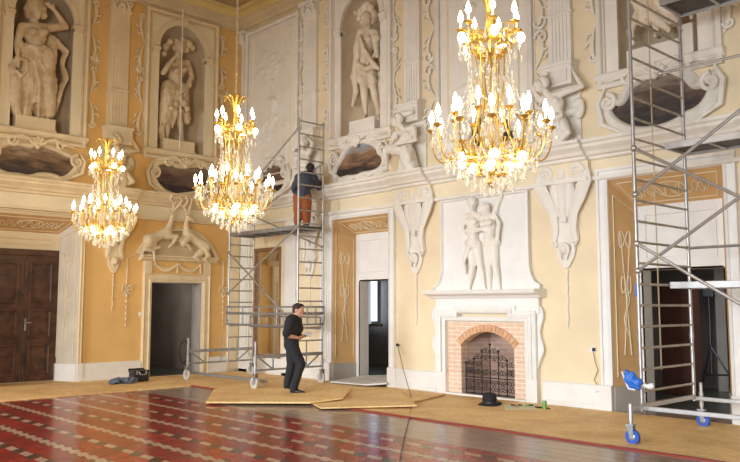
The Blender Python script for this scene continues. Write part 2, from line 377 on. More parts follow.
# ------------------------------------------------------------------ organic bodies: union of tapered capsules and ellipsoids, voxel-fused into ONE surface
def capsule_mesh(mb, p0, r0, p1, r1, seg=12, flat=1.0, fdir=None):
    p0 = Vector(p0); p1 = Vector(p1); d = p1-p0; L = d.length
    if L < 1e-6: mb.ball(p0, r0, seg); return
    t = d/L; pts = []; rs = []
    for a in (85, 60, 30): pts.append(p0-t*r0*math.sin(math.radians(a))); rs.append(r0*math.cos(math.radians(a)))
    for k in range(5): pts.append(p0+d*k/4); rs.append(r0+(r1-r0)*k/4)
    for a in (30, 60, 85): pts.append(p1+t*r1*math.sin(math.radians(a))); rs.append(r1*math.cos(math.radians(a)))
    mb.tube(pts, rs, seg, flat=flat, fdir=fdir)
def fuse(name, elems, m, parent, voxel=0.025, smooth_it=6, fold=0.0, fscale=0.12, label=None, single=None):
    mb = MB()
    for e in elems:
        if e[0] == 'c': capsule_mesh(mb, e[1], e[2], e[3], e[4], flat=e[5] if len(e) > 5 else 1.0, fdir=e[6] if len(e) > 6 else None)
        elif e[0] == 'e': mb.ball(e[1], e[2][0], 14, 9, rz=e[2][2], ry=e[2][1], mtx=e[3] if len(e) > 3 else None)
        elif e[0] == 't': mb.tube(e[1], e[2], 10, flat=e[3] if len(e) > 3 else 1.0, fdir=e[4] if len(e) > 4 else None)
        elif e[0] == 'p': mb.prism(*e[1:])
        elif e[0] == 'b': mb.box(*e[1:])
    off = OFF[parent.name] if parent is not None else single
    me = bpy.data.meshes.new(name+'_src'); me.from_pydata([tuple(v-off) for v in mb.v], [], mb.f)
    bm = bmesh.new(); bm.from_mesh(me); bmesh.ops.recalc_face_normals(bm, faces=bm.faces); bm.to_mesh(me); bm.free()
    o = bpy.data.objects.new(name, me); COL.objects.link(o)
    r = o.modifiers.new('r', 'REMESH'); r.mode = 'VOXEL'; r.voxel_size = voxel
    if fold:
        tx = bpy.data.textures.get('foldtex%g' % fscale) or bpy.data.textures.new('foldtex%g' % fscale, 'CLOUDS'); tx.noise_scale = fscale; tx.noise_depth = 2
        d = o.modifiers.new('d', 'DISPLACE'); d.texture = tx; d.strength = fold; d.mid_level = 0.5; d.texture_coords = 'LOCAL'
    if smooth_it:
        sm = o.modifiers.new('s', 'SMOOTH'); sm.factor = 0.5; sm.iterations = smooth_it
    dg = bpy.context.evaluated_depsgraph_get(); me2 = bpy.data.meshes.new_from_object(o.evaluated_get(dg))
    o.modifiers.clear(); o.data = me2; me2.name = name
    me2.polygons.foreach_set('use_smooth', [True]*len(me2.polygons))
    me2.materials.clear(); me2.materials.append(m)
    if parent is not None: o.parent = parent; OFF[o.name] = off
    if label: o['label'] = label
    return o
def V(*a): return Vector(a)
def human(J, k=1.0, face=(0, -1, 0), flat=1.0, fingers=False, muscle=True, female=False):
    """elements of one body. J: dict of joints; k: head height in metres; face: where the face looks"""
    E = []; F = Vector(face).normalized()
    h = k
    head = J['head']; neck = J['neck']
    up = (head-neck).normalized(); F = (F-up*F.dot(up)).normalized(); sd = up.cross(F).normalized()
    mt = Matrix((sd, F, up)).transposed()
    E.append(('e', head+up*h*0.06, (h*0.36, h*0.42, h*0.45), mt))
    E.append(('e', head-up*h*0.18+F*h*0.12, (h*0.27, h*0.30, h*0.30), mt))
    E.append(('c', head-up*h*0.0+F*h*0.40, h*0.045, head-up*h*0.14+F*h*0.50, h*0.07))      # nose
    E.append(('e', head-up*h*0.40+F*h*0.30, (h*0.12, h*0.11, h*0.09), mt))                    # chin
    E.append(('e', head-up*h*0.25+F*h*0.39, (h*0.12, h*0.06, h*0.05), mt))                    # lips
    E.append(('c', head+up*h*0.09+F*h*0.36-sd*h*0.2, h*0.05, head+up*h*0.09+F*h*0.36+sd*h*0.2, h*0.05))  # brow
    for s in (-1, 1): E.append(('e', head+sd*s*h*0.37-F*h*0.02, (h*0.05, h*0.09, h*0.13), mt))  # ears
    E.append(('c', head-up*h*0.25-F*h*0.04, h*0.23, neck-up*h*0.15, h*0.27))
    sl, sr, pel = J['sl'], J['sr'], J['pelvis']; ch = (sl+sr)/2
    W = (sl-sr).length; ax = (sl-sr).normalized() if W > 1e-4 else sd
    spine = (ch-pel).normalized(); ch2 = ch+(pel-ch)*0.28; waist = ch+(pel-ch)*0.62
    B = ax.cross(spine).normalized(); mt2 = Matrix((ax, B, spine)).transposed()
    W = max(W, h*1.15)
    E.append(('e', ch2, (W*0.47, h*0.46, h*0.75), mt2))
    E.append(('c', sl, h*0.27, sr, h*0.27))
    E.append(('c', neck-up*h*0.1, h*0.26, ch, h*0.3))
    E.append(('e', waist, (W*0.36, h*0.38, h*0.62), mt2))
    E.append(('e', pel, (W*0.43, h*0.45, h*0.46), mt2))
    E.append(('c', ch2, h*0.42, pel, h*0.42))
    bd = B if B.dot(Vector((0, -1, 0))) > 0 else -B
    if muscle:
        for s in (-1, 1):
            E.append(('e', ch2+ax*s*W*0.22+bd*h*(0.34 if not female else 0.42)+spine*h*0.1, (h*0.3, h*0.17 if not female else h*0.24, h*0.24), mt2))
    for s, a, b, c, hd in (('l', 'sl', 'el', 'wl', 'hl'), ('r', 'sr', 'er', 'wr', 'hr')):
        if b not in J: continue
        E.append(('c', J[a], h*0.27, J[b], h*0.18))
        if c in J:
            E.append(('c', J[b], h*0.185, J[b].lerp(J[c], 0.35), h*0.18)); E.append(('c', J[b].lerp(J[c], 0.35), h*0.18, J[c], h*0.115))
            if hd in J:
                d = (J[hd]-J[c]); dn = d.normalized()
                E.append(('c', J[c], h*0.11, J[c]+dn*h*0.35, h*0.15, 0.6))
                o1 = dn.orthogonal().normalized() if abs(dn.dot(F)) > 0.95 else dn.cross(F).normalized()
                cu = dn.cross(o1).normalized()
                for q in range(4):
                    p0 = J[c]+dn*h*0.38+o1*h*(q-1.5)*0.085; ln = h*(0.30, 0.36, 0.33, 0.25)[q]
                    p1 = p0+dn*ln*0.55; p2 = p1+(dn*0.6+cu*0.5)*ln*0.5
                    E.append(('c', p0, h*0.045, p1, h*0.04)); E.append(('c', p1, h*0.04, p2, h*0.034))
                p0 = J[c]+dn*h*0.15+o1*h*0.13; E.append(('c', p0, h*0.055, p0+(dn*0.7+o1*0.6)*h*0.25, h*0.042))
    for a, b, c, d in (('hipl', 'kl', 'al', 'tl'), ('hipr', 'kr', 'ar', 'tr')):
        if b not in J: continue
        E.append(('c', J[a], h*0.40, J[b], h*0.25))
        if c in J:
            E.append(('c', J[b], h*0.25, J[b].lerp(J[c], 0.3), h*0.25)); E.append(('c', J[b].lerp(J[c], 0.3), h*0.25, J[c], h*0.13))
            if d in J:
                E.append(('c', J[c]-V(0, 0, h*0.08), h*0.14, J[d], h*0.10)); E.append(('c', J[c]-V(0, 0, h*0.12), h*0.13, J[c]-V(0, 0, h*0.15)+(J[c]-J[d]).normalized()*h*0.12, h*0.11))
    return E
WORLD, WIN, CH = 0.25, 172, 90
# ================================================================== THE SETTING
NB = 'R'
CR = [1.22, 4.73, 8.2, 11.72]           # bay axes on the right wall
CL = [-1.88, -5.36]                     # bay axes on the left wall
ZC = 4.45                               # top of the middle cornice
ZT = 9.22                               # top of the walls
NR = 0.66                               # niche half width
NZ0, NZS = 5.56, 8.18                   # niche bottom and springing
def wall_cells(mb, s0, s1, z0, z1, holes, y=0.0):
    xs = sorted({s0, s1}|{h[0] for h in holes}|{h[1] for h in holes}); zs = sorted({z0, z1}|{h[2] for h in holes}|{h[3] for h in holes})
    xs = [x for x in xs if s0 <= x <= s1]; zs = [z for z in zs if z0 <= z <= z1]
    for i in range(len(xs)-1):
        for j in range(len(zs)-1):
            cx = (xs[i]+xs[i+1])/2; cz = (zs[j]+zs[j+1])/2
            if any(h[0] < cx < h[1] and h[2] < cz < h[3] for h in holes): continue
            mb.add([(xs[i], y, zs[j]), (xs[i+1], y, zs[j]), (xs[i+1], y, zs[j+1]), (xs[i], y, zs[j+1])], [(0, 1, 2, 3)])
def spandrels(mb, c, r, zs, y=0.0):
    for sg, a0, a1 in ((-1, 180, 90), (1, 0, 90)):
        pts = circle(c, zs, r, a0, a1, 10)+[(c+sg*r, zs+r)]
        mb.add([(x, y, z) for x, z in pts], [tuple(range(len(pts)))])
def niche_hole(c): return (c-NR, c+NR, NZ0, NZS+NR)
def niche_shell(c, depth=0.52):
    mb = MB(); n = 14
    rows = [(NZ0, 1.0)]+[(NZS, 1.0)]; vs = []; fs = []
    # cylinder part
    for z, k in rows:
        for i in range(n+1):
            a = PI*i/n; vs.append((c-NR*math.cos(a), depth*math.sin(a), z))
    for i in range(n): fs.append((i, i+1, n+1+i+1, n+1+i))
    # dome part
    last = n+1
    for j in range(1, 8):
        el = PI/2*j/7
        for i in range(n+1):
            a = PI*i/n; vs.append((c-NR*math.cos(a)*math.cos(el), depth*math.sin(a)*math.cos(el), NZS+NR*math.sin(el)))
        b0 = last; b1 = len(vs)-(n+1)
        for i in range(n): fs.append((b0+i, b0+i+1, b1+i+1, b1+i))
        last = b1
    k = len(vs); vs.append((c, 0, NZ0)); fs += [(i+1, i, k) for i in range(n)]
    mb.add(vs, fs); return mb
# --- doorway bays: centre, half width front, z front, depth, splay
DO = dict(R1=('R', 4.70, 0.93, 3.68), R2=('R', 11.72, 0.94, 3.78), L1=('L', -5.36, 1.0, 3.68))
MIR = (0.66, 1.79, 0.42, 3.14)
FP = (7.60, 8.84, 1.22)                  # fireplace opening
D2 = (-2.58, -1.18, 2.28)                # small doorway in the left wall
XR = 20.0
wr = MB()
holes = [niche_hole(4.73), niche_hole(11.72), (4.70-.93, 4.70+.93, 0, 3.68), (11.72-.94, 11.72+.94, 0, 3.78), MIR, (FP[0], FP[1], 0, FP[2])]
wall_cells(wr, 0, XR, 0, ZT, holes)
for c in (4.73, 11.72): spandrels(wr, c, NR, NZS)
cf = (FP[0]+FP[1])/2
def fire_arch(n=12, lift=0.27, z=FP[2]):      # segmental arch points, left to right
    hw = (FP[1]-FP[0])/2; R = (hw*hw+lift*lift)/(2*lift); cz = z-R; a = math.degrees(math.asin(hw/R))
    return circle(cf, cz, R, 90+a, 90-a, n), R, cz, a
pa, fR, fcz, fa = fire_arch()
mid = len(pa)//2
wr.add([(x, 0, z) for x, z in pa[:mid+1]]+[(FP[0], 0, FP[2])], [tuple(range(mid+2))])
wr.add([(x, 0, z) for x, z in pa[mid:]]+[(FP[1], 0, FP[2])], [tuple(range(len(pa)-mid+1))])
struct('wall_right', wr, M['yellow'], 'R')
wl = MB()
holesL = [niche_hole(-1.88), niche_hole(-5.36), (-6.36, -4.36, 0, 3.68), (D2[0], D2[1], 0, D2[2])]
wall_cells(wl, -14, 0, 0, ZT, holesL)
for c in CL: spandrels(wl, c, NR, NZS)
struct('wall_left', wl, M['orange'], 'L')
for w, c, m in (('L', -5.36, 'niche'), ('L', -1.88, 'nichepale'), ('R', 4.73, 'nichepale'), ('R', 11.72, 'nichepale')):
    solo('niche_recess', niche_shell(c), M[m], None, None, (0, 0, 0), w, smooth=True, kind='structure').name = 'wall_niche'
# floor
fl = MB(); fl.add([(-6, -14, 0), (XR, -14, 0), (XR, 6, 0), (-6, 6, 0)], [(0, 1, 2, 3)])
struct('floor', fl, M['floor'])
# ceiling with its stepped cornice and painted field
def ring(mb, n0, z0, n1, z1):
    vs = [(n0, -n0, z0), (XR, -n0, z0), (XR, -n1, z1), (n1, -n1, z1)]
    mb.add(vs, [(0, 1, 2, 3)])
    mb.add([(n0, -n0, z0), (n0, -14, z0), (n1, -14, z1), (n1, -n1, z1)], [(0, 1, 2, 3)])
cc = MB()
prof = [(0.0, 9.12), (0.05, 9.10), (0.06, 9.16), (0.12, 9.18), (0.16, 9.24), (0.28, 9.30), (0.30, 9.36), (0.34, 9.37)]
for a, b in zip(prof, prof[1:]): ring(cc, *a, *b)
struct('trim_1', cc, M['ceiltan'])
cc = MB(); prof = [(0.34, 9.37), (0.52, 9.44), (0.60, 9.44), (0.62, 9.40), (0.72, 9.39), (0.74, 9.45)]
for a, b in zip(prof, prof[1:]): ring(cc, *a, *b)
struct('trim_2', cc, M['ceil'])
cc = MB(); prof = [(0.74, 9.45), (0.86, 9.46), (0.88, 9.42), (1.02, 9.41), (1.04, 9.48)]
for a, b in zip(prof, prof[1:]): ring(cc, *a, *b)
struct('trim_3', cc, M['ceildark'])
ce = MB(); ce.add([(1.04, -1.04, 9.48), (XR, -1.04, 9.48), (XR, -14, 9.48), (1.04, -14, 9.48)], [(0, 1, 2, 3)])
struct('ceiling', ce, M['ceil'])
# middle cornice (breaks forward over each console)
CP = [(0, 4.46), (0.34, 4.46), (0.34, 4.41), (0.30, 4.385), (0.29, 4.34), (0.20, 4.27), (0.17, 4.22), (0.11, 4.20), (0.10, 4.16), (0.05, 4.14), (0, 4.14)]
CF = [(0, 4.14), (0.035, 4.14), (0.035, 3.86), (0.0, 3.86)]
def shift(p, d): return [(n+d if n > 0 else 0, z) for n, z in p]
def cornice(w, segs, names, m1, m2):
    a = MB(); b = MB()
    for s0, s1, d, e0, e1 in segs:
        a.run(s0, s1, shift(CP, d), e0, e1); b.run(s0, s1, shift(CF, d))
        a.run(s0, s1, [(0, 3.86), (0.092+d, 3.86), (0.092+d, 3.80), (0.05, 3.785), (0, 3.785)])
    struct(names[0], a, m1, w); struct(names[1], b, m2, w)
PIL_R = [2.96, 6.40, 9.97]; PIL_L = [-3.60]
segs = []; x = 0.34
for p in PIL_R+[13.5]:
    segs.append((x, p-0.52, 0, 0, 0)); segs.append((p-0.52, p+0.52, 0.10, 0, 0)); x = p+0.52
segs.append((x, XR, 0, 0, 0))
cornice('R', [(0, 0.34, 0, 1, 0)]+segs, ('trim_4', 'trim_5'), M['stucco'], M['cream'])
segL = [(-14, -7.6, 0, 0, 0), (-7.6, -4.1, 0, 0, 0), (-4.1, -3.1, 0.06, 0, 0), (-3.1, 0, 0, 0, -1)]
cornice('L', segL, ('trim_6', 'trim_7'), M['stuccoL'], M['cream'])
# baseboards
BP = [(0, 0.41), (0.05, 0.41), (0.07, 0.38), (0.075, 0.10), (0.09, 0.08), (0.09, 0), (0, 0)]
def baseboard(w, name, segs, m):
    mb = MB()
    for a, b in segs: mb.run(a, b, BP)
    struct(name, mb, m, w)
baseboard('R', 'baseboard_right', [(0.0, 3.60), (5.80, 7.0), (9.46, 10.6), (12.84, XR)], M['white'])
baseboard('L', 'baseboard_left', [(-14, -6.52), (-4.22, -2.80), (-0.98, 0)], M['white'])
# --- splayed door alcoves, each one a door_n structure with its parts
def ribbons(parent, w, pts_list, m, r=0.010, n=0.0):
    for pts in pts_list:
        mb = MB(); mb.tube(pts, r, 5); part('ribbon_ornament', mb, m, parent, smooth=True)
def alcove(num, w, c, hw, zt, depth, splay, ztb, door_hw, door_z, m_rev, m_back, mtrim, door_off=0.0):
    d = thing('door_%d' % num, None, None, (c, 0, 0), w, kind='structure')
    f = [(c-hw, 0), (c-hw, zt), (c+hw, zt), (c+hw, 0)]; bk = [(c-hw+splay, 0), (c-hw+splay, ztb), (c+hw-splay, ztb), (c+hw-splay, 0)]
    for i in range(3):
        mb = MB(); a, b = f[i], f[i+1]; p, q = bk[i], bk[i+1]
        mb.add([(a[0], 0, a[1]), (b[0], 0, b[1]), (q[0], depth, q[1]), (p[0], depth, p[1])], [(0, 1, 2, 3)])
        part('reveal' if i != 1 else 'soffit', mb, m_rev if i != 1 else M['ochre'], d)
    mb = MB(); dc = c+door_off
    wall_cells(mb, c-hw+splay, c+hw-splay, 0, ztb, [(dc-door_hw, dc+door_hw, 0, door_z)] if door_z else [], y=depth)
    part('back_panel', mb, m_back, d)
    # framed overdoor panel
    mb = MB(); x0, x1, z0, z1 = c-hw+splay+0.10, c+hw-splay-0.10, (door_z or 2.9)+0.16, ztb-0.12
    mb.mould([(x0, z0), (x0, z1), (x1, z1), (x1, z0)], [(0, -depth), (0, -depth+0.02), (-0.04, -depth+0.02), (-0.05, -depth)], closed=True)
    part('overdoor_moulding', mb, mtrim, d)
    # outer trim around the alcove
    mb = MB(); P = [(0, 0.0), (0, 0.045), (0.05, 0.07), (0.06, 0.05), (0.14, 0.05), (0.15, 0.075), (0.19, 0.075), (0.20, 0)]
    if w == 'L': P = [(a*0.5, b) for a, b in P]
    mb.mould([(c-hw, 0.40), (c-hw, zt), (c+hw, zt), (c+hw, 0.40)], P)
    part('architrave', mb, mtrim, d)
    for s in (-1, 1):
        mb = MB(); x0, x1 = sorted((c+s*hw, c+s*(hw+(0.24 if w == 'R' else 0.14)))); mb.box(x0, x1, 0, -0.10, 0, 0.42); part('plinth', mb, M['white'], d, bevel=0.01)
        mb = MB()
        p0 = Vector((c+s*hw, 0)); p1 = Vector((c+s*(hw-splay), depth))
        nx = Vector((-s, 0)); q0 = p0+nx*0.02; q1 = p1+nx*0.02
        mb.add([(p0.x, 0, 0), (p1.x, depth, 0), (p1.x, depth, .4), (p0.x, 0, .4), (q0.x, 0, 0), (q1.x, depth, 0), (q1.x, depth, .4), (q0.x, 0, .4)],
               [(4, 5, 6, 7), (3, 2, 6, 7), (0, 3, 7, 4), (1, 2, 6, 5)]); part('skirting', mb, M['white'] if w == 'L' else M['grey'], d)
    # painted ribbon ornament on reveals
    def rv(s, t, z):   # t across the reveal 0..1
        return V(c+s*(hw-splay*t)-s*0.012, depth*t, z)
    for s in ((-1,) if w == 'R' else (1,)):
        H = [rv(s, 0.12, 0.55), rv(s, 0.12, zt-0.25), rv(s, 0.88, ztb-0.1), rv(s, 0.88, 0.55)]
        rib = [H, [rv(s, 0.35, 2.9), rv(s, 0.62, 0.9)], [rv(s, 0.68, 2.9), rv(s, 0.38, 0.9)]]
        loops = []
        for kz, amp in ((2.80, .17), (2.05, .14)):
            loops.append([rv(s, 0.5+amp*math.sin(a*1.0)*1.2, kz+0.16*math.sin(2*a)*0.9) for a in [PI*2*i/20 for i in range(21)]])
        loops.append([rv(s, 0.5+0.10*math.sin(i*0.9), 2.0-i*0.1) for i in range(9)])
        ribbons(d, w, rib+loops, M['cream'])
    # soffit ornament
    def sf(u, t): return V(c+u*(hw-splay*t), depth*t, zt-(zt-ztb)*t-0.012)
    rib = [[sf(-0.9, 0.12), sf(0.9, 0.12)], [sf(-0.9, 0.86), sf(0.9, 0.86)], [sf(-0.9, .12), sf(-0.9, .86)], [sf(.9, .12), sf(.9, .86)]]
    rib.append([sf(-0.75+1.5*i/40, 0.5+0.2*math.sin(i*0.9)) for i in range(41)])
    rib.append([sf(0.30*math.cos(a), 0.5+0.25*math.sin(a)) for a in [2*PI*i/16 for i in range(17)]])
    rib.append([sf(-0.75+1.5*i/40, 0.5-0.15*math.sin(i*1.1)) for i in range(41)])
    ribbons(d, w, rib, M['cream'], r=0.008)
    return d
M['revgrey'] = mat('reveal_grey', (0.66, 0.58, 0.46), 0.7, var=0.15, scale=2)
dL = alcove(1, 'L', -5.36, 1.0, 3.68, 0.60, 0.26, 3.36, 0, 0, M['revgrey'], M['cream'], M['stuccoL'])
dR1 = alcove(2, 'R', 4.70, 0.93, 3.68, 0.50, 0.24, 3.36, 0.56, 2.27, M['ochre'], M['white'], M['white'])
dR2 = alcove(3, 'R', 11.72, 0.94, 3.78, 0.50, 0.24, 3.36, 0.66, 2.29, M['ochre'], M['white'], M['white'], 0.02)
# panelled double door in the left alcove
for lx0, lx1, side in ((-6.10, -5.37, 1), (-5.35, -4.62, -1)):
    y = 0.56; mb = MB(); mb.box(lx0, lx1, 0.60, y, 0.03, 2.83)
    lf = part('door_leaf', mb, M['wood'], dL, bevel=0.006)
    for z0, z1 in ((0.16, 0.85), (0.98, 1.62), (1.75, 2.68)):
        mb = MB(); x0, x1 = lx0+0.11, lx1-0.11
        mb.mould([(x0, z0), (x0, z1), (x1, z1), (x1, z0)], [(0, -y), (0, -y+0.022), (-0.035, -y+0.03), (-0.06, -y+0.008), (-0.06, -y)], closed=True)
        mb.box(x0+0.12, x1-0.12, y, y-0.02, z0+0.12, z1-0.12)
        part('door_panel', mb, M['wood'], lf, bevel=0.008)
    if side == -1:
        mb = MB(); mb.box(lx0+0.03, lx0+0.07, y, y-0.012, 1.15, 1.42); mb.tube([(lx0+0.05, y, 1.33), (lx0+0.05, y-0.06, 1.33), (lx0+0.17, y-0.06, 1.33)], 0.012, 6)
        part('door_handle', mb, M['steel'], lf, smooth=True)
mb = MB(); fy = 0.54
for x0, x1, z0, z1 in ((-6.22, -6.10, 0, 2.97), (-4.62, -4.50, 0, 2.97), (-6.10, -4.62, 2.83, 2.97)): mb.box(x0, x1, 0.60, fy, z0, z1)
part('door_frame', mb, M['wood'], dL, bevel=0.01)
mb = MB(); mb.box(-6.36, -4.36, 0.6, 0.0, 0.0, 0.012); part('threshold', mb, M['ochre'], dL)
# rooms glimpsed through the open doorways
def side_room(num, w, c, hw, z, y0, y1, hx, zt, mwall, mfloor, extra=None, ext=0.0):
    mb = MB()
    wall_cells(mb, c-hx-ext, c+hx, 0, zt, extra or [], y=y1)
    for sx in (-1, 1):
        x = c+sx*hx-(ext if sx < 0 else 0); mb.add([(x, y0, 0), (x, y1, 0), (x, y1, zt), (x, y0, zt)], [(0, 1, 2, 3)])
    mb.add([(c-hx-ext, y0, zt), (c+hx, y0, zt), (c+hx, y1, zt), (c-hx-ext, y1, zt)], [(0, 1, 2, 3)])
    wall_cells(mb, c-hx-ext, c+hx, 0, zt, [(c-hw, c+hw, 0, z)], y=y0)
    struct('wall_side_room_%d' % num, mb, mwall, w)
    mb = MB(); mb.box(c-hx-ext, c+hx, y0-0.3, y1, 0.0, 0.006); struct('floor_side_room_%d' % num, mb, mfloor, w)
    mb = MB()
    for sx in (-1, 1):
        x = c+sx*hw; mb.box(min(x, x+sx*0.03), max(x, x+sx*0.03), y0, y0-0.28, 0, z)
    mb.box(c-hw, c+hw, y0, y0-0.28, z, z+0.03)
    struct('trim_%d' % (10+num), mb, M['grey'] if w == 'L' else M['white'], w)
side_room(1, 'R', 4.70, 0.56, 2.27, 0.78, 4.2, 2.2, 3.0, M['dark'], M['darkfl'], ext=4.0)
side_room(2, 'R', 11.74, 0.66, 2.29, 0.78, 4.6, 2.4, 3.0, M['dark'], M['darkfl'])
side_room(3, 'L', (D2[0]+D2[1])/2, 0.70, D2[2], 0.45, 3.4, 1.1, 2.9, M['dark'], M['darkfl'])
mb = MB()
for x0, x1 in ((D2[0]-0.001, D2[0]+0.02), (D2[1]-0.02, D2[1]+0.001)): mb.box(x0, x1, 0, 0.2, 0, D2[2])
mb.box(D2[0], D2[1], 0, 0.2, D2[2]-0.02, D2[2]); struct('trim_20', mb, M['grey'], 'L')
# window with curtains in the room behind the first right-hand doorway
wn = thing('window_1', None, None, (2.62, 3.9, 0.95), 'R', kind='structure')
pw = PW('R', 368, 322, -3.9); pw2 = PW('R', 379, 283, -3.9)
wx0, wx1, wz0, wz1 = pw.x-0.25, pw2.x+0.02, pw.z, pw2.z+0.1
mb = MB(); mb.box(wx0, wx1, 3.92, 3.90, wz0, wz1); part('pane', mb, M['glassday'], wn)
mb = MB(); mb.mould([(wx0, wz0), (wx0, wz1), (wx1, wz1), (wx1, wz0)], [(0.06, -3.9), (0.06, -3.84), (-0.03, -3.84), (-0.03, -3.9)], closed=True)
mb.box((wx0+wx1)/2-0.02, (wx0+wx1)/2+0.02, 3.90, 3.87, wz0, wz1); part('window_frame', mb, M['white'], wn)
mb = MB(); n = 24
vs = []; 
for j, z in enumerate((wz0-0.05, wz1+0.02)):
    for i in range(n+1):
        t = i/n; vs.append((wx0+(wx1-wx0)*0.62*t, 3.80+0.03*math.sin(t*34), z))
mb.add(vs, [(i, i+1, n+1+i+1, n+1+i) for i in range(n)]); part('curtain', mb, M['curtain'], wn, smooth=True)
mb = MB(); mb.box(wx0-0.1, wx1+0.1, 3.95, 3.72, wz0-0.12, wz0-0.05); part('window_sill', mb, M['dark'], wn)
# surround of the small left doorway, its frieze and pediment
d4 = thing('door_4', None, None, (-1.88, 0, 0), 'L', kind='structure')
mb = MB(); P = [(0, 0.0), (0, 0.06), (0.06, 0.09), (0.08, 0.06), (0.17, 0.06), (0.20, 0.09), (0.22, 0)]
mb.mould([(D2[0], 0), (D2[0], D2[2]), (D2[1], D2[2]), (D2[1], 0)], P); part('architrave', mb, M['stuccoL'], d4)
mb = MB(); mb.box(D2[0]-0.20, D2[1]+0.20, 0, -0.05, D2[2]+0.17, 2.80); part('frieze', mb, M['orange'], d4)
for sx in (D2[0]-0.22, D2[1]+0.02):
    mb = MB(); mb.box(sx, sx+0.20, 0, -0.10, D2[2]+0.20, 2.80); part('frieze_block', mb, M['stuccoL'], d4, bevel=0.01)
mb = MB()
for k in range(2):
    a = D2[0]+0.06+k*0.65; b = a+0.60
    for sag, r in ((0.16, 0.032), (0.11, 0.02)):
        mb.tube([(a+(b-a)*i/12, -0.08, 2.72-sag*math.sin(PI*i/12)) for i in range(13)], [r*(0.6+0.5*math.sin(PI*i/12)) for i in range(13)], 8)
    mb.ball((a, -0.08, 2.72), 0.035); mb.ball((b, -0.08, 2.72), 0.035)
    mb.tube([(b, -.08, 2.72), (b+0.01, -.08, 2.52)], [0.02, 0.03], 6)
part('swag', mb, M['stuccoL'], d4, smooth=True)
mb = MB(); mb.run(D2[0]-0.34, D2[1]+0.34, [(0, 2.93), (0.26, 2.93), (0.26, 2.89), (0.20, 2.86), (0.18, 2.82), (0.10, 2.79), (0, 2.79)]); part('cornice', mb, M['stuccoL'], d4)
ap = circle(-1.88, 2.45, 1.10, 156, 24, 24); 
mb = MB(); mb.prism([(x, z) for x, z in ap]+[(-0.88, 2.93), (-2.88, 2.93)], 0, -0.07); part('tympanum', mb, M['stuccoL'], d4)
mb = MB(); mb.mould(ap, [(0, 0.05), (0.0, 0.18), (0.05, 0.20), (0.07, 0.16), (0.12, 0.14), (0.13, 0.0)][::-1]); part('arched_moulding', mb, M['stuccoL'], d4)
# oak-framed mirror between white strips in the first bay of the right wall
mr = thing('wall_mirror', 'tall wall mirror in a brown wooden frame behind the far scaffold tower', 'mirror', (1.22, 0, 0.42), 'R')
mb = MB(); mb.box(MIR[0], MIR[1], 0.06, 0.03, MIR[2], MIR[3]); part('mirror_glass', mb, M['mirror'], mr)
mb = MB(); mb.mould([(MIR[0], MIR[2]), (MIR[0], MIR[3]), (MIR[1], MIR[3]), (MIR[1], MIR[2])], [(0.04, 0), (0.04, 0.04), (0.0, 0.05), (-0.05, 0.03), (-0.06, -0.03)], closed=True); part('frame', mb, M['frame'], mr)
mb = MB(); mb.mould([(MIR[0]-.04, .42), (MIR[0]-.04, MIR[3]+.04), (MIR[1]+.04, MIR[3]+.04), (MIR[1]+.04, .42)], [(0, 0), (0, 0.03), (0.12, 0.03), (0.12, 0.0)]); struct('trim_8', mb, M['cream'], 'R')
def strip(w, s0, s1, num, m=None):
    mb = MB(); mb.box(s0, s1, 0, -0.05, 0.40, 3.80); mb.box(s0+0.06, s1-0.06, -0.05, -0.075, 0.55, 3.66); mb.box(s0-0.03, s1+0.03, 0, -0.09, 0.0, 0.42)
    struct('trim_%d' % num, mb, m or M['white'], w, bevel=0.008)
strip('R', 0.03, 0.46, 21); strip('R', 1.98, 2.52, 22); None; strip('L', -0.42, -0.03, 25, M['stuccoL'])
strip('R', 3.36, 3.52, 26); strip('R', 12.98, 13.1, 27)
# ================================================================== FIREPLACE
fp = thing('fireplace', 'white stucco fireplace with brick-lined arched opening below the two-figure relief', 'fireplace', (cf, 0, 0), 'R')
x0, x1 = 7.27, 9.13
mb = MB(); wall_cells(mb, x0, x1, 0, 1.40, [(FP[0], FP[1], 0, FP[2])], y=-0.03)
mb.add([(x, -0.03, z) for x, z in pa[:mid+1]]+[(FP[0], -0.03, FP[2])], [tuple(range(mid+2))])
mb.add([(x, -0.03, z) for x, z in pa[mid:]]+[(FP[1], -0.03, FP[2])], [tuple(range(len(pa)-mid+1))])
jl = [(FP[0], 0)]+[tuple(p) for p in pa]+[(FP[1], 0)]
for a, b in zip(jl, jl[1:]): mb.add([(a[0], -0.03, a[1]), (b[0], -0.03, b[1]), (b[0], 0.16, b[1]), (a[0], 0.16, a[1])], [(0, 1, 2, 3)])
part('brick_lining', mb, M['brick'], fp)
mb = MB(); nb = 17
for i in range(nb):
    a0 = 90+fa*1.02-(2*fa*1.02)*i/nb; a1 = 90+fa*1.02-(2*fa*1.02)*(i+1)/nb
    g = 0.25; q = []
    for r, a in ((fR, a0-g), (fR, a1+g), (fR+0.135, a1+g), (fR+0.135, a0-g)): q.append((cf+r*math.cos(math.radians(a)), fcz+r*math.sin(math.radians(a))))
    mb.prism(q, -0.02, -0.05)
M['voussoir'] = mat('arch_bricks', (0.70, 0.42, 0.25), 0.85, col2=(0.55, 0.29, 0.16), scale=9)
part('brick_arch', mb, M['voussoir'], fp)
mb = MB()
for q in ([(FP[0]+.0, .16, 0), (FP[0]+.2, 0.62, 0), (FP[0]+.2, 0.62, 1.5), (FP[0], .16, 1.5)], [(FP[1], .16, 0), (FP[1]-.2, 0.62, 0), (FP[1]-.2, 0.62, 1.5), (FP[1], .16, 1.5)],
          [(FP[0]+.2, .62, 0), (FP[1]-.2, .62, 0), (FP[1]-.2, .62, 1.5), (FP[0]+.2, .62, 1.5)], [(FP[0], .16, 1.3), (FP[1], .16, 1.3), (FP[1]-.2, .62, 1.3), (FP[0]+.2, .62, 1.3)]):
    mb.add(q, [(0, 1, 2, 3)])
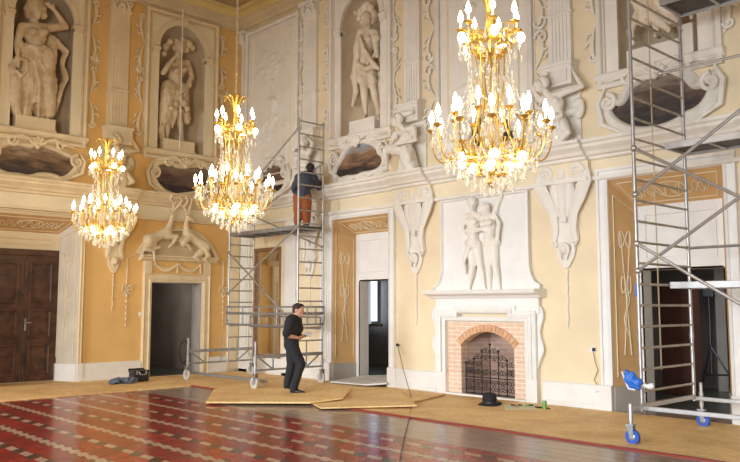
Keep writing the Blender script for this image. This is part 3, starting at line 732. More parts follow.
part('firebox', mb, M['brickdark'], fp)
mb = MB(); mb.box(x0-0.02, x1+0.0, -0.03, -0.14, 0.0, 0.05); part('hearth_slab', mb, M['white'], fp, bevel=0.008)
# stepped frame
for k, (o, n) in enumerate(((0.0, 0.12), (0.085, 0.16), (0.165, 0.13))):
    mb = MB(); w_ = 0.08
    ear = 0.10 if k else 0.0
    xa, xb = x0-o, x1+o; zt_ = 1.42+o*0.7
    path = [(xa, 0.42), (xa, zt_)] + ([(xa+0.42, zt_), (xa+0.42, zt_+ear), (xb-0.42, zt_+ear), (xb-0.42, zt_)] if k else []) + [(xb, zt_), (xb, 0.42)]
    mb.mould(path, [(0, 0), (0, n), (w_*0.6, n+0.02), (w_, n), (w_, 0)]); part('frame_moulding', mb, M['white'], fp)
mb = MB(); mb.box(x0-0.26, x1+0.30, 0, -0.10, 1.56, 1.86); part('lintel', mb, M['white'], fp, bevel=0.01)
mb = MB(); mb.run(x0-0.36, x1+0.40, [(0, 2.0), (0.36, 2.0), (0.38, 1.97), (0.36, 1.93), (0.30, 1.91), (0.22, 1.89), (0.18, 1.85), (0, 1.85)]); part('mantel_shelf', mb, M['white'], fp)
for s, xe in ((-1, x0-0.24), (1, x1+0.24)):
    mb = MB(); xx = sorted((xe, xe-s*0.24)); mb.box(xx[0], xx[1], 0, -0.12, 0, 0.44); part('plinth', mb, M['white'], fp, bevel=0.012)
    mb = MB(); pts = [(xe, 1.72), (xe+s*0.10, 1.66), (xe+s*0.13, 1.5), (xe+s*0.06, 1.36), (xe+s*0.04, 1.2), (xe+s*0.11, 1.02), (xe+s*0.12, 0.9), (xe+s*0.03, 0.74), (xe, 0.62)]
    pp = smooth_poly(pts, 2, False); mb.prism([(p[0], p[1]) for p in pp]+[(xe-s*0.05, 0.6), (xe-s*0.05, 1.75)], 0, -0.07)
    mb.tube([(p[0], -0.07, p[1]) for p in pp], 0.02, 6); part('side_scroll', mb, M['white'], fp)
# fire screen of wrought iron scrollwork
fs = thing('fire_screen', 'black wrought iron scrollwork screen standing in the fireplace opening', 'fire screen', (cf, 0.06, 0), 'R')
def spiral(cx, cz, r0, turns, a0, sgn, y, n=22):
    return [(cx+(r0*(1-0.85*i/n))*math.cos(a0+sgn*turns*2*PI*i/n), y, cz+(r0*(1-0.85*i/n))*math.sin(a0+sgn*turns*2*PI*i/n)) for i in range(n+1)]
ys = 0.06
for k, x in enumerate([FP[0]+0.04+i*(FP[1]-FP[0]-0.08)/6 for i in range(7)]):
    mb = MB(); mb.tube([(x, ys, 0.02), (x, ys, (0.62, .7, 0.86, 0.98, 0.86, .7, 0.62)[k])], 0.011, 6); mb.ball((x, ys, (0.62, .7, 0.86, 0.98, 0.86, .7, 0.62)[k]), 0.026); part('upright', mb, M['iron'], fs, smooth=True)
for z in (0.06, 0.36):
    mb = MB(); mb.tube([(FP[0]+0.03, ys, z), (FP[1]-0.03, ys, z)], 0.010, 6); part('rail', mb, M['iron'], fs)
for i in range(6):
    xc = FP[0]+0.04+(i+0.5)*(FP[1]-FP[0]-0.08)/6; top = (0.5, .62, .74, .74, .62, .5)[i]
    for z, s in ((0.16, 1), (0.28, -1), (0.46, 1), (top, -1), (top+0.12, 1)):
        for q in (-1, 1):
            mb = MB(); mb.tube(spiral(xc+q*0.045, z, 0.055, 1.3, PI/2*s, q*s, ys-0.005), 0.0075, 5); part('scroll', mb, M['iron'], fs, smooth=True)
# overmantel with relief couple
om = thing('overmantel', 'white stucco overmantel panel with shaped foot above the fireplace shelf', 'overmantel', (cf, 0, 2.0), 'R')
xa, xb = 7.16, 9.24
out = [(6.95, 2.0), (6.95, 2.08), (7.05, 2.13), (7.12, 2.25), (xa, 2.42), (xa, 3.785), (xb, 3.785), (xb, 2.42), (9.28, 2.25), (9.36, 2.13), (9.46, 2.08), (9.46, 2.0)]
mb = MB(); mb.prism(out, 0, -0.06); part('panel', mb, M['white'], om)
mb = MB(); mb.mould(out, [(0, 0.055), (0, 0.10), (-0.03, 0.11), (-0.05, 0.06)]); part('border', mb, M['white'], om)
# ================================================================== WALL DECORATION
def st(w): return M['stucco'] if w == 'R' else M['stuccoL']
def pilaster(w, c, hw, label, z0=5.92):
    t = thing('fluted_pilaster', label, 'pilaster', (c, 0, z0), w, 'fluted pilasters of the upper storey')
    m = st(w)
    mb = MB(); mb.box(c-hw, c+hw, 0, -0.09, z0, 8.78); part('shaft', mb, m, t)
    for k in range(5):
        x = c-hw+0.05+(2*hw-0.10)*(k+0.5)/5; r = (2*hw-0.10)/5*0.30
        mb = MB(); mb.box(x-r, x+r, -0.09, -0.098, z0+0.95, 8.68); mb.box(x-r*0.6, x+r*0.6, -0.09, -0.105, z0+0.06, z0+0.88); part('flute', mb, m, t, bevel=0.008)
    mb = MB(); mb.run(c-hw-0.03, c+hw+0.03, [(0, z0+0.94), (0.115, z0+0.94), (0.125, z0+0.92), (0.115, z0+0.90), (0, z0+0.90)]); part('band', mb, m, t)
    mb = MB(); mb.box(c-hw-0.04, c+hw+0.04, 0, -0.12, 8.76, 8.82); mb.box(c-hw, c+hw, 0, -0.13, 8.82, 9.06); mb.box(c-hw-0.09, c+hw+0.09, 0, -0.20, 9.06, 9.14)
    for s in (-1, 1):
        mb.tube(spiral(c+s*hw*0.8, 8.98, 0.085, 1.5, PI/2, s, -0.17), 0.026, 6)
        for q in (0.25, 0.75): mb.ball((c+s*hw*q, -0.14, 8.87), 0.05, 8, 6, rz=0.08)
    mb.ball((c, -0.15, 8.93), 0.06)
    part('capital', mb, m, t, smooth=True)
    mb = MB(); mb.box(c-hw-0.08, c+hw+0.08, 0, -0.24, 5.50, z0); mb.box(c-hw-0.11, c+hw+0.11, 0, -0.27, z0-0.07, z0); mb.box(c-hw, c+hw, -0.24, -0.26, 5.56, z0-0.14)
    part('base_block', mb, m, t, bevel=0.01)
    return t
pilaster('R', 2.96, 0.25, 'fluted pilaster rising above the worker on the far scaffold')
pilaster('R', 6.38, 0.22, 'fluted pilaster left of the panel behind the largest chandelier')
pilaster('R', 9.97, 0.23, 'fluted pilaster just right of the largest chandelier')
pilaster('L', -3.60, 0.24, 'fluted pilaster between the two statue niches above the smallest chandelier')
pilaster('R', 0.02+0.06, 0.07, 'narrow pilaster squeezed into the corner of the hall')
def bead_drop(w, c, z0, z1, m, name, label, n=9):
    mb = MB()
    for i in range(n):
        t = i/(n-1); z = z0+(z1-z0)*t; mb.ball((c+0.01*math.sin(i*3), -0.02, z), 0.016*(1-0.5*t)+0.006, 8, 5, rz=abs(z1-z0)/n*0.62)
    mb.tube([(c, -0.01, z0), (c, -0.01, z1)], 0.010, 5)
    return mb
def niche_surround(w, c, label, seed):
    t = thing('niche_surround', label, 'niche surround', (c, 0, NZ0), w, 'moulded surrounds of the statue niches'); m = st(w)
    y = -0.05; s0, s1, z0, z1 = c-0.98, c+0.98, 5.36, 9.06
    mb = MB(); wall_cells(mb, s0, s1, z0, z1, [niche_hole(c)], y=y); spandrels(mb, c, NR, NZS, y)
    hp = [(c-NR, NZ0), (c-NR, NZS)]+circle(c, NZS, NR, 180, 0, 20)[1:]+[(c+NR, NZ0)]
    for a, b in zip(hp, hp[1:]+hp[:1]): mb.add([(a[0], y, a[1]), (b[0], y, b[1]), (b[0], 0.02, b[1]), (a[0], 0.02, a[1])], [(0, 1, 2, 3)])
    part('face_panel', mb, M['cream'] if w == 'L' else M['stucco'], t)
    mb = MB(); mb.mould([(s0, z0), (s0, z1), (s1, z1), (s1, z0)], [(0.05, 0), (0.05, 0.10), (0.0, 0.13), (-0.03, 0.11), (-0.05, 0.07), (-0.09, 0.08), (-0.10, 0.05)], closed=True); part('outer_moulding', mb, m, t)
    mb = MB(); mb.mould(circle(c, NZS, NR, 180, 0, 20), [(0, 0.05), (0, 0.075), (0.12, 0.085), (0.14, 0.06), (0.14, .05)]); part('arch_moulding', mb, m, t)
    mb = MB(); kz = NZS+NR
    mb.prism([(c-0.07, kz-0.04), (c+0.07, kz-0.04), (c+0.10, kz+0.2), (c-0.10, kz+0.2)], y, -0.14); part('keystone', mb, m, t, bevel=0.01)
    for s in (-1, 1):
        mb = MB(); xx = sorted((c+s*(NR-0.02), c+s*(NR+0.22)))
        mb.box(xx[0], xx[1], 0.2, -0.10, NZS-0.10, NZS-0.02); mb.box(xx[0]+0.02, xx[1]-0.02, 0.2, -0.085, NZS-0.20, NZS-0.10); part('impost', mb, m, t, bevel=0.008)
    mb = MB(); mb.run(c-1.06, c+1.06, [(0, 5.56), (0.14, 5.56), (0.16, 5.53), (0.12, 5.46), (0.06, 5.42), (0, 5.42)]); part('sill', mb, m, t)
    return t
niche_surround('L', -5.36, 'cream surround of the leftmost niche, holding the woman with raised arm', 1)
niche_surround('L', -1.88, 'cream surround of the niche with a white cord hanging down in front', 2)
niche_surround('R', 4.73, 'white surround of the niche right of the far scaffold tower', 3)
niche_surround('R', 11.72, 'white surround of the niche behind the near scaffold tower', 4)
# curling stucco borders that flank the panels
def curl_border(w, x, sgn, z0, z1, label, group, big=0.0):
    m = st(w); mb = MB(); L = z1-z0; k = max(3, round(L/0.80)); h = L/k
    mb.box(x-0.012, x+0.012, 0, -0.02, z0, z1)
    for i in range(k):
        zc = z0+h*(i+0.5); up = 1 if i % 2 else -1; A = (0.15 if w == 'L' else 0.10)+big
        pts = []
        for j in range(13):
            u = j/12; pts.append(V(x+sgn*(0.02+A*math.sin(PI*u)**0.8*(0.55+0.45*u)), -0.035, zc+up*h*0.46*(-1+2*u)))
        mb.tube(pts, [0.014+0.030*math.sin(PI*(j/12)**1.3) for j in range(13)], 7, flat=0.8)
        ez = zc+up*h*0.30; r = 0.085+big*0.5
        mb.tube(spiral(x+sgn*(A*0.62+0.03), ez, r, 1.35, PI*(sgn > 0)*1.0, -sgn*up, -0.05, 18), [0.030*(1-0.55*j/18) for j in range(19)], 7)
        for q, ln in ((-0.25, 0.13), (-0.05, 0.17)):
            b = V(x+sgn*A*0.8, -0.03, zc+up*h*q); mb.tube([b, b+V(sgn*ln*0.7, -0.03, up*0.03), b+V(sgn*ln, -0.01, up*0.11)], [0.016, 0.026, 0.006], 6)
    solo('scroll_border', mb, m, label, 'stucco border', (x, 0, z0), w, group, smooth=True)
gB = 'scrolled stucco borders beside the upper panels'
for w, c, lab in (('L', -5.36, 'leftmost niche'), ('L', -1.88, 'niche above the small pedimented doorway'), ('R', 4.73, 'niche right of the far scaffold'), ('R', 11.72, 'niche behind the near scaffold')):
    for s, sd in ((-1, 'left'), (1, 'right')):
        if lab == 'leftmost niche' and s < 0: continue
        curl_border(w, c+s*1.04, s, 5.75, 8.95, 'curling stucco scroll border along the %s edge of the %s' % (sd, lab), gB)
def star_drop(w, x, z, label):
    mb = MB(); mb.tube([(x, -0.015, z+0.75), (x, -0.015, z-0.55)], 0.010, 5)
    for i in range(8):
        a = 2*PI*i/8; mb.tube([(x, -0.02, z), (x+0.12*math.cos(a), -0.05, z+0.13*math.sin(a))], [0.03, 0.012], 6)
    mb.ball((x, -0.05, z), 0.045); mb.ball((x, -0.02, z-0.55), 0.025, rz=0.06)
    solo('rosette_drop', mb, st(w), label, 'stucco rosette', (x, 0, z), w, 'star-shaped stucco rosettes on thin drops', smooth=True)
star_drop('L', -4.14, 7.45, 'star-shaped stucco rosette left of the pilaster above the smallest chandelier')
star_drop('L', -3.10, 7.45, 'star-shaped stucco rosette right of the pilaster above the smallest chandelier')
star_drop('L', -0.55, 7.3, 'star-shaped stucco rosette in the orange strip beside the hall corner')
# relief panels
def relief_panel(w, s0, s1, z0, z1, label):
    t = thing('wall_relief', label, 'relief', ((s0+s1)/2, 0, z0), w, 'framed relief panels'); m = st(w)
    mb = MB(); mb.box(s0, s1, 0, -0.03, z0, z1); part('ground', mb, M['relief'], t)
    mb = MB(); mb.mould([(s0, z0), (s0, z1), (s1, z1), (s1, z0)], [(0.06, 0), (0.06, 0.08), (0.0, 0.11), (-0.05, 0.07), (-0.06, 0.03)], closed=True); part('outer_frame', mb, m, t)
    i0, i1, j0, j1 = s0+0.26, s1-0.26, z0+0.25, z1-0.25
    mb = MB(); mb.mould([(i0, j0), (i0, j1), (i1, j1), (i1, j0)], [(0.02, 0.03), (0.0, 0.06), (-0.03, 0.03)], closed=True); part('inner_frame', mb, M['cream'], t)
    return t
rp1 = relief_panel('R', 0.22, 2.42, 4.80, 9.02, 'tall pale relief panel in the corner bay above the mirror')
rp2 = relief_panel('R', 7.08, 9.32, 4.70, 9.05, 'tall pale relief panel directly behind the largest chandelier')
for s, x in ((-1, 7.0), (1, 9.40)): curl_border('R', x, s, 5.2, 8.9, 'bold scroll border on the %s of the panel behind the largest chandelier' % ('left' if s < 0 else 'right'), gB, big=0.12)
curl_border('R', 2.50, 1, 5.2, 8.9, 'curling stucco border right of the corner relief panel', gB)
# trophies and clouds in low relief
def cloud(parent, m, pts, r0=0.12, nm='cloud_relief'):
    E = []
    for x, z, r in pts: E.append(('e', V(x, -0.02, z), (r*1.1, 0.035, r*0.5)))
    E.append(('b', min(p[0] for p in pts), max(p[0] for p in pts), -0.03, 0.0, min(p[1] for p in pts), max(p[1] for p in pts)))
    fuse(nm, E, m, parent, 0.022, 2, fold=0.045, fscale=0.13)
random.seed(3)
cloud(rp1, M['relief'], [(0.55+random.random()*1.5, 5.2+random.random()*1.2, 0.08+random.random()*0.15) for _ in range(22)])
cloud(rp1, M['relief'], [(0.6+random.random()*1.4, 7.6+random.random()*0.9, 0.06+random.random()*0.13) for _ in range(18)], nm='foliage_relief')
cloud(rp2, M['relief'], [(7.5+random.random()*1.4, 5.1+random.random()*1.1, 0.08+random.random()*0.16) for _ in range(22)])
cloud(rp2, M['relief'], [(7.5+random.random()*1.4, 7.7+random.random()*0.8, 0.06+random.random()*0.12) for _ in range(16)], nm='foliage_relief')
def rel_fig(parent, dx, dz, sc, J, **kw):
    K = {k: V(dx+v[0]*sc, 0.05-v[2]*sc*.4, dz+v[1]*sc) for k, v in J.items()}
    return human(K, 0.30*sc, (0.5, -0.8, -0.1))
SEAT = dict(head=(0, 1.55, .08), neck=(0, 1.32, .05), sl=(-.24, 1.2, .03), sr=(.24, 1.2, .03), pelvis=(0.05, .62, .04), hipl=(-.08, .6, .04), hipr=(.16, .6, .04),
            el=(-.45, .95, .05), wl=(-.2, .75, .1), hl=(-.1, .72, .1), er=(.52, 1.3, .04), wr=(.55, 1.65, .04), hr=(.58, 1.78, .04), kl=(-.4, .5, .1), al=(-.35, .02, .05), tl=(-.5, -.03, .1), kr=(-.12, .35, .12), ar=(.1, -.1, .05), tr=(0, -.16, .1))
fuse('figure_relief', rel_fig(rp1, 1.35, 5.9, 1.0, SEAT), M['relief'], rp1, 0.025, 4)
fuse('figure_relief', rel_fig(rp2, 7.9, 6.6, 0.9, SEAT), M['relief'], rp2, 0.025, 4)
# ---- painted cartouches
def cartouche(w, outline, label, pm, crest, seed, n0=0.0, it=2, scr=None):
    pts = [PW(w, x, y) for x, y in outline]
    P = [(p.x, p.z) for p in pts]; c = (sum(p[0] for p in P)/len(P), sum(p[1] for p in P)/len(P))
    t = thing('painted_cartouche', label, 'painting', (c[0], 0, min(p[1] for p in P)), w, 'dark painted landscapes in stucco cartouches'); m = st(w)
    S = smooth_poly(P, it); zl = [p[1] for p in S]
    mb = MB(); mb.prism([(p[0], p[1]) for p in S], 0, -0.035)
    part('canvas', mb, painting_mat('landscape_painting', *pm, seed, -0.05, max(zl)-min(zl)), t)
    area = sum(S[i][0]*S[(i+1) % len(S)][1]-S[(i+1) % len(S)][0]*S[i][1] for i in range(len(S)))
    sg = -1 if area > 0 else 1
    mb = MB(); mb.mould([tuple(p) for p in S], [(0, 0.02), (sg*0.01, 0.09), (sg*0.05, 0.12), (sg*0.09, 0.10), (sg*0.12, 0.06), (sg*0.17, 0.05), (sg*0.19, 0.0)], closed=True); part('frame', mb, m, t, smooth=60)
    # rocaille scrolls on the frame
    mb = MB(); xs0 = min(p[0] for p in S); xs1 = max(p[0] for p in S); zt = max(zl); zb = min(zl); cx = (xs0+xs1)/2; W = xs1-xs0
    for s in (-1, 1):
        mb.tube(spiral(cx+s*(W*0.5+0.04), zb+(zt-zb)*0.62, 0.15, 1.5, PI/2, s, -0.10), [0.045*(1-0.5*i/22) for i in range(23)], 7)
        mb.tube([V(cx+s*(W*0.5+0.10), -.08, zt-0.05), V(cx+s*(W*0.5+0.22), -.09, (zt+zb)/2+0.1), V(cx+s*(W*0.5+0.16), -.08, zb+0.15), V(cx+s*(W*0.36), -.07, zb-0.06)], [0.02, 0.05, 0.05, 0.02], 8)
        mb.tube(spiral(cx+s*W*0.30, zt+0.05, 0.12, 1.3, 0, s, -0.10), [0.045*(1-0.5*i/22) for i in range(23)], 7)
        mb.tube([V(cx+s*W*0.05, -.11, zt+0.08), V(cx+s*W*0.2, -.12, zt+0.17), V(cx+s*W*0.34, -.10, zt+0.10), V(cx+s*W*0.5, -.08, zt+0.05)], [0.03, 0.05, 0.045, 0.015], 8)
        mb.tube([V(cx+s*W*0.04, -.09, zb-0.08), V(cx+s*W*0.2, -.1, zb-0.12), V(cx+s*W*0.36, -.08, zb-0.04)], [0.03, 0.045, 0.015], 8)
    part('scrollwork', mb, m, t, smooth=True)
    mb = MB()
    for i in range(5):
        a = math.radians(30+30*i); mb.tube([V(cx, -0.12, zt-0.04), V(cx+0.20*math.cos(a), -0.15, zt-0.02+0.20*math.sin(a))], [0.03, 0.045], 7)
    mb.ball((cx, -.14, zt-0.04), 0.06)
    part('shell_crest', mb, m, t, smooth=True)
    return t
def z1(pts, ox, oy, k): return [(ox+a/k, oy+b/k) for a, b in pts]
PB = ((0.36, 0.29, 0.20), (0.22, 0.13, 0.07), (0.035, 0.022, 0.018))
cartouche('L', z1([(-20, 165), (30, 136), (90, 142), (118, 152), (150, 137), (172, 150), (205, 158), (240, 175), (292, 200), (270, 238), (235, 260), (205, 244), (150, 238), (110, 252), (60, 240), (25, 240), (-30, 215)], 0, 110, 3.853),
          'wide dark landscape painting under the leftmost statue niche', PB, 1, 1.3)
cartouche('L', z1([(130, 235), (150, 212), (185, 210), (215, 226), (250, 228), (290, 222), (335, 228), (350, 262), (330, 296), (290, 312), (240, 318), (205, 322), (160, 300), (136, 268)], 120, 110, 3.853),
          'dark painting under the niche above the pedimented doorway', ((0.24, 0.18, 0.13), (0.17, 0.10, 0.065), (0.03, 0.02, 0.02)), 1, 4.1)
cartouche('R', z1([(170, 335), (200, 288), (222, 240), (262, 205), (300, 203), (345, 215), (375, 250), (392, 280), (380, 308), (345, 325), (300, 330), (272, 345), (230, 345), (185, 362)], 300, 100, 4.62),
          'painted landscape with blue sky and brown hills right of the far scaffold', ((0.26, 0.33, 0.38), (0.30, 0.17, 0.09), (0.03, 0.022, 0.02)), 1, 7.7)
cartouche('R', z1([(240, 400), (268, 416), (302, 396), (318, 346), (360, 322), (400, 290), (450, 286), (500, 298), (526, 318), (550, 348), (590, 346), (622, 308), (614, 350), (592, 392), (562, 418), (530, 428), (505, 450), (440, 480), (350, 492), (280, 470), (246, 436)], 550, 0, 3.853),
          'large dark landscape painting seen through the near scaffold ladder', ((0.24, 0.19, 0.15), (0.11, 0.065, 0.045), (0.015, 0.012, 0.011)), 1, 9.2)
cartouche('R', [(264, 170), (272, 165), (283, 167), (288, 178), (284, 190), (272, 193), (263, 186)],
          'small dark painted oval beside the middle chandelier at the foot of the corner panel', ((0.25, 0.2, 0.16), (0.16, 0.09, 0.06), (0.03, 0.02, 0.02)), 1, 3.2)
cartouche('R', [(468, 128), (480, 117), (496, 115), (512, 121), (519, 134), (510, 146), (492, 151), (474, 145)],
          'dark painting seen between the arms of the largest chandelier', ((0.16, 0.13, 0.12), (0.10, 0.07, 0.06), (0.02, 0.015, 0.015)), 1, 5.2)
# ---- consoles under the cornice with a mask and a drop
def console(w, c, label, sc=1.0, ztop=4.13):
    t = thing('stucco_console', label, 'console', (c, 0, ztop), w, 'stucco consoles with masks under the cornice'); m = st(w)
    half = [(0.50, 0), (0.52, -0.22), (0.47, -0.45), (0.33, -0.66), (0.25, -0.85), (0.24, -1.10), (0.27, -1.30), (0.20, -1.42), (0.16, -1.60), (0.05, -1.78)]
    half = [(a*sc, b*sc) for a, b in half]
    P = [(c+a, ztop+b) for a, b in half]+[(c-a, ztop+b) for a, b in half[::-1]]
    S = [P[0]]+[tuple(p) for p in smooth_poly(P, 1)]+[P[-1]]
    mb = MB(); mb.prism(P, 0, -0.06); part('backing', mb, m, t, bevel=0.02)
    for s in (-1, 1):
        mb = MB()
        pts = [V(c+s*0.45*sc, -0.10, ztop-0.05), V(c+s*0.46*sc, -0.12, ztop-0.30*sc), V(c+s*0.34*sc, -0.11, ztop-0.56*sc), V(c+s*0.20*sc, -0.09, ztop-0.85*sc), V(c+s*0.17*sc, -0.08, ztop-1.15*sc), V(c+s*0.22*sc, -0.07, ztop-1.33*sc)]
        mb.tube(pts, [0.06*sc, 0.13*sc, 0.12*sc, 0.08*sc, 0.065*sc, 0.05*sc], 10, flat=.45, fdir=(0, 1, 0))
        mb.tube(spiral(c+s*0.30*sc, ztop-0.16*sc, 0.14*sc, 1.6, PI*(s < 0), s, -0.13), [0.05*sc*(1-0.5*i/22) for i in range(23)], 7)
        mb.tube(spiral(c+s*0.20*sc, ztop-1.36*sc, 0.06*sc, 1.4, -PI/2, -s, -0.08), 0.02*sc, 6)
        mb.tube([V(c+s*0.10*sc, -.1, ztop-0.1*sc), V(c+s*0.16*sc, -.12, ztop-0.45*sc), V(c+s*0.07*sc, -.09, ztop-0.9*sc)], [0.05*sc, 0.09*sc, 0.04*sc], 8, flat=.5, fdir=(0, 1, 0))
        part('volute', mb, m, t, smooth=True)
    mb = MB(); mb.tube([V(c, -.12, ztop-0.08*sc), V(c, -.15, ztop-0.4*sc), V(c, -.10, ztop-1.0*sc)], [0.07*sc, 0.10*sc, 0.06*sc], 8, flat=.5, fdir=(0, 1, 0)); part('centre_leaf', mb, m, t, smooth=True)
    k = 0.19*sc; hz = ztop-1.46*sc; h = V(c, -0.10, hz)
    E = [('e', h, (k*0.40, k*0.42, k*0.52)), ('c', h+V(0, -k*.36, k*.1), k*.05, h+V(0, -k*.5, -k*.1), k*.08), ('e', h+V(0, -k*.35, -k*.3), (k*.13, k*.08, k*.05)),
         ('c', h+V(-k*.2, -k*.33, k*.15), k*.06, h+V(k*.2, -k*.33, k*.15), k*.06)]
    for i in range(7):
        a = math.radians(20+i*23); E.append(('e', h+V(k*.48*math.cos(a), -k*.05, k*.5*math.sin(a)), (k*.18, k*.18, k*.18)))
    for s in (-1, 1): E.append(('c', h+V(s*k*.5, 0, -k*.1), k*.15, h+V(s*k*.25, 0, -k*.9), k*.08))
    fuse('mask', E, m, t, 0.014, 3)
    mb = bead_drop(w, c, ztop-1.72*sc, ztop-2.75*sc, m, '', ''); part('drop', mb, m, t, smooth=True)
    return t
console('R', 6.42, 'white stucco console with mask between the open doorway and the fireplace')
console('R', 9.97, 'white stucco console with mask right of the fireplace')
console('R', 2.96, 'white stucco console with mask seen through the far scaffold ladder')
console('L', -3.55, 'cream stucco console with mask on the orange wall under the smallest chandelier', 0.85, 3.98)
# bow with hanging husk drop beside the pedimented doorway
for s, lab in ((-1, 'left'), (1, 'right')):
    x = -1.88+s*1.33; mb = MB()
    mb.tube([V(x, -.02, 2.86), V(x, -.02, 2.2)], 0.018, 5)
    for q in (-1, 1):
        mb.tube([V(x, -.03, 2.12), V(x+q*0.10, -.04, 2.20), V(x+q*0.12, -.04, 2.08), V(x, -.03, 2.10)], 0.022, 6)
        mb.tube([V(x, -.03, 2.10), V(x+q*0.07, -.03, 1.95)], 0.015, 5)
    for i in range(6): mb.ball((x, -0.03, 1.95-i*0.14), 0.034-i*0.003, 8, 6, rz=0.05)
    mb.tube([V(x-s*0.0, -.02, 2.86), V(x-s*0.14, -.02, 2.90), V(x-s*0.25, -.02, 2.88)], 0.018, 5)
    solo('husk_drop', mb, M['stuccoL'], 'cream stucco bow with hanging husks %s of the pedimented doorway' % lab, 'stucco ornament', (x, 0, 1.2), 'L', 'stucco husk drops beside the pedimented doorway', smooth=True)
# ================================================================== STATUES
def pxl(w, x, y, n): return PW(w, x, y, n)
def statue(w, c, label, J, k, face, plinth, m, drape=None, extra=None, hairpts=None, female=False, name='statue'):
    t = thing(name, label, 'statue', (c, 0, NZ0), w)
    K = {a: (pxl(w, *b) if len(b) == 3 else V(*b[:3])) for a, b in J.items()}
    E = human(K, k, face, female=female)
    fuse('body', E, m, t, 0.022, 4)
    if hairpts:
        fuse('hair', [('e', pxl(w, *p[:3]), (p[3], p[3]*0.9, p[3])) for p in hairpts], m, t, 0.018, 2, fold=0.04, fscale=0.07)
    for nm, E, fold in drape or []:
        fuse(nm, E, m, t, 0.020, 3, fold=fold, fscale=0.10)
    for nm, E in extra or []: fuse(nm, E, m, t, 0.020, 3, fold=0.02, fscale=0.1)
    mb = MB(); x0, x1, z0, z1 = plinth; mb.box(x0, x1, 0.38, -0.08, z0, z1); mb.box(x0-0.02, x1+0.02, 0.4, -0.10, z0, z0+0.05)
    part('plinth', mb, M['stuccoL'] if w == 'L' else M['stucco'], t, bevel=0.012)
    return t
def C(w, a, b, r0, r1=None, fl=1.0): return ('c', pxl(w, *a), r0, pxl(w, *b), r1 or r0, fl)
def TP(w, pts, rs, fl=1.0, fd=None): return ('t', [pxl(w, *p) for p in pts], rs, fl, fd)
w = 'L'
a = PW('L', 15.5, 119.5, 0.05); b = PW('L', 55, 130, 0.05)
J = dict(head=(35, 10, -.02), neck=(34, 22, -.10), sl=(22, 27, -.08), sr=(47, 28, -.08), pelvis=(37, 55, -.10), hipl=(30, 58, -.08), hipr=(44, 58, -.08),
         el=(17, 43, -.02), wl=(18, 57, .06), hl=(18, 62, .10), er=(66, 27, .0), wr=(55, 11, .03), hr=(50, 6, .04),
         kl=(31, 84, .02), al=(30, 114, -.12), tl=(30, 117, .03), kr=(47, 86, -.02), ar=(46, 114, -.14), tr=(48, 118, 0))
dr = [('skirt', [C(w, (27, 52, -.08), (25, 114, -.10), .21, .14), C(w, (36, 54, -.02), (34, 100, .0), .17, .07), C(w, (46, 55, -.05), (49, 112, -.05), .20, .14), C(w, (20, 44, -.05), (26, 60, -.05), .1, .14), C(w, (52, 40, -.12), (50, 60, -.1), .12, .16), C(w, (34, 60, -.12), (40, 114, -.15), .22, .16),
                 TP(w, [(27, 46, .06), (36, 49, .10), (46, 47, .04)], [.06, .08, .06]),
                 TP(w, [(26, 60, .08), (30, 85, .07), (24, 116, .05)], .035), TP(w, [(34, 60, .12), (40, 85, .10), (38, 117, .05)], .035), TP(w, [(40, 62, .10), (52, 85, .03), (50, 116, 0)], .035), TP(w, [(44, 58, .10), (56, 80, .0), (55, 112, -.05)], .03)], 0.05),
      ('scarf', [TP(w, [(48, 34, -.1), (56, 42, -.05), (66, 52, -.05), (62, 64, -.06), (66, 78, -.06), (60, 92, -.06), (56, 112, -.1)], [.05, .10, .09, .07, .09, .07, .04], .45)], 0.04)]
ex = [('horn', [TP(w, [(12, 78, .0), (12, 66, .04), (18, 58, .06), (26, 60, .08), (27, 70, .08), (21, 76, .09), (17, 70, .1)], [.10, .09, .075, .06, .05, .045, .04]), C(w, (14, 80, -.02), (14, 102, -.05), .15, .17), C(w, (12, 98, -.02), (18, 116, -.05), .13, .10)])]
statue('L', -5.36, 'tall draped woman statue with one arm raised to her head in the leftmost niche', J, 0.40, (0.35, -0.9, -0.25), (min(a.x, b.x), max(a.x, b.x), NZ0, 5.86), M['statue'], dr, ex,
       [(32, 4, -.06, .13), (39, 4, -.06, .13), (29, 9, -.08, .12), (41.5, 9, -.10, .12), (36, 3, .04, .11), (29, 15, -.10, .10), (42, 15, -.12, .11), (31, 6, .04, .08), (40, 6, .03, .08)], female=True)
a = PW('L', 163.6, 143, 0.05); b = PW('L', 194, 153, 0.05)
J = dict(head=(180, 47, .0), neck=(178, 57, -.08), sl=(169, 65, -.06), sr=(187, 63, -.1), pelvis=(174, 94, -.12), hipl=(170, 96, -.1), hipr=(178, 96, -.1),
         el=(163, 73, .06), wl=(174, 58, .14), hl=(179, 54, .16), er=(192, 77, -.04), wr=(186, 88, .06), hr=(183, 91, .1),
         kl=(168, 117, .02), al=(167, 138, -.12), tl=(166, 142, .0), kr=(179, 118, -.05), ar=(182, 138, -.14), tr=(184, 143, -.02))
dr = [('skirt', [C(w, (169, 88, -.1), (164, 120, -.05), .22, .16), C(w, (176, 92, -.06), (172, 122, -.04), .18, .10), C(w, (181, 90, -.1), (186, 120, -.10), .20, .12),
                 TP(w, [(166, 88, .04), (174, 92, .09), (183, 89, .03)], .05), TP(w, [(170, 95, .1), (167, 110, .08), (160, 125, .04)], .03), TP(w, [(176, 96, .1), (177, 112, .06), (172, 128, .04)], .03),
                 TP(w, [(164, 115, -.05), (160, 128, -.08), (163, 142, -.1)], [.08, .12, .06], .6)], 0.05)]
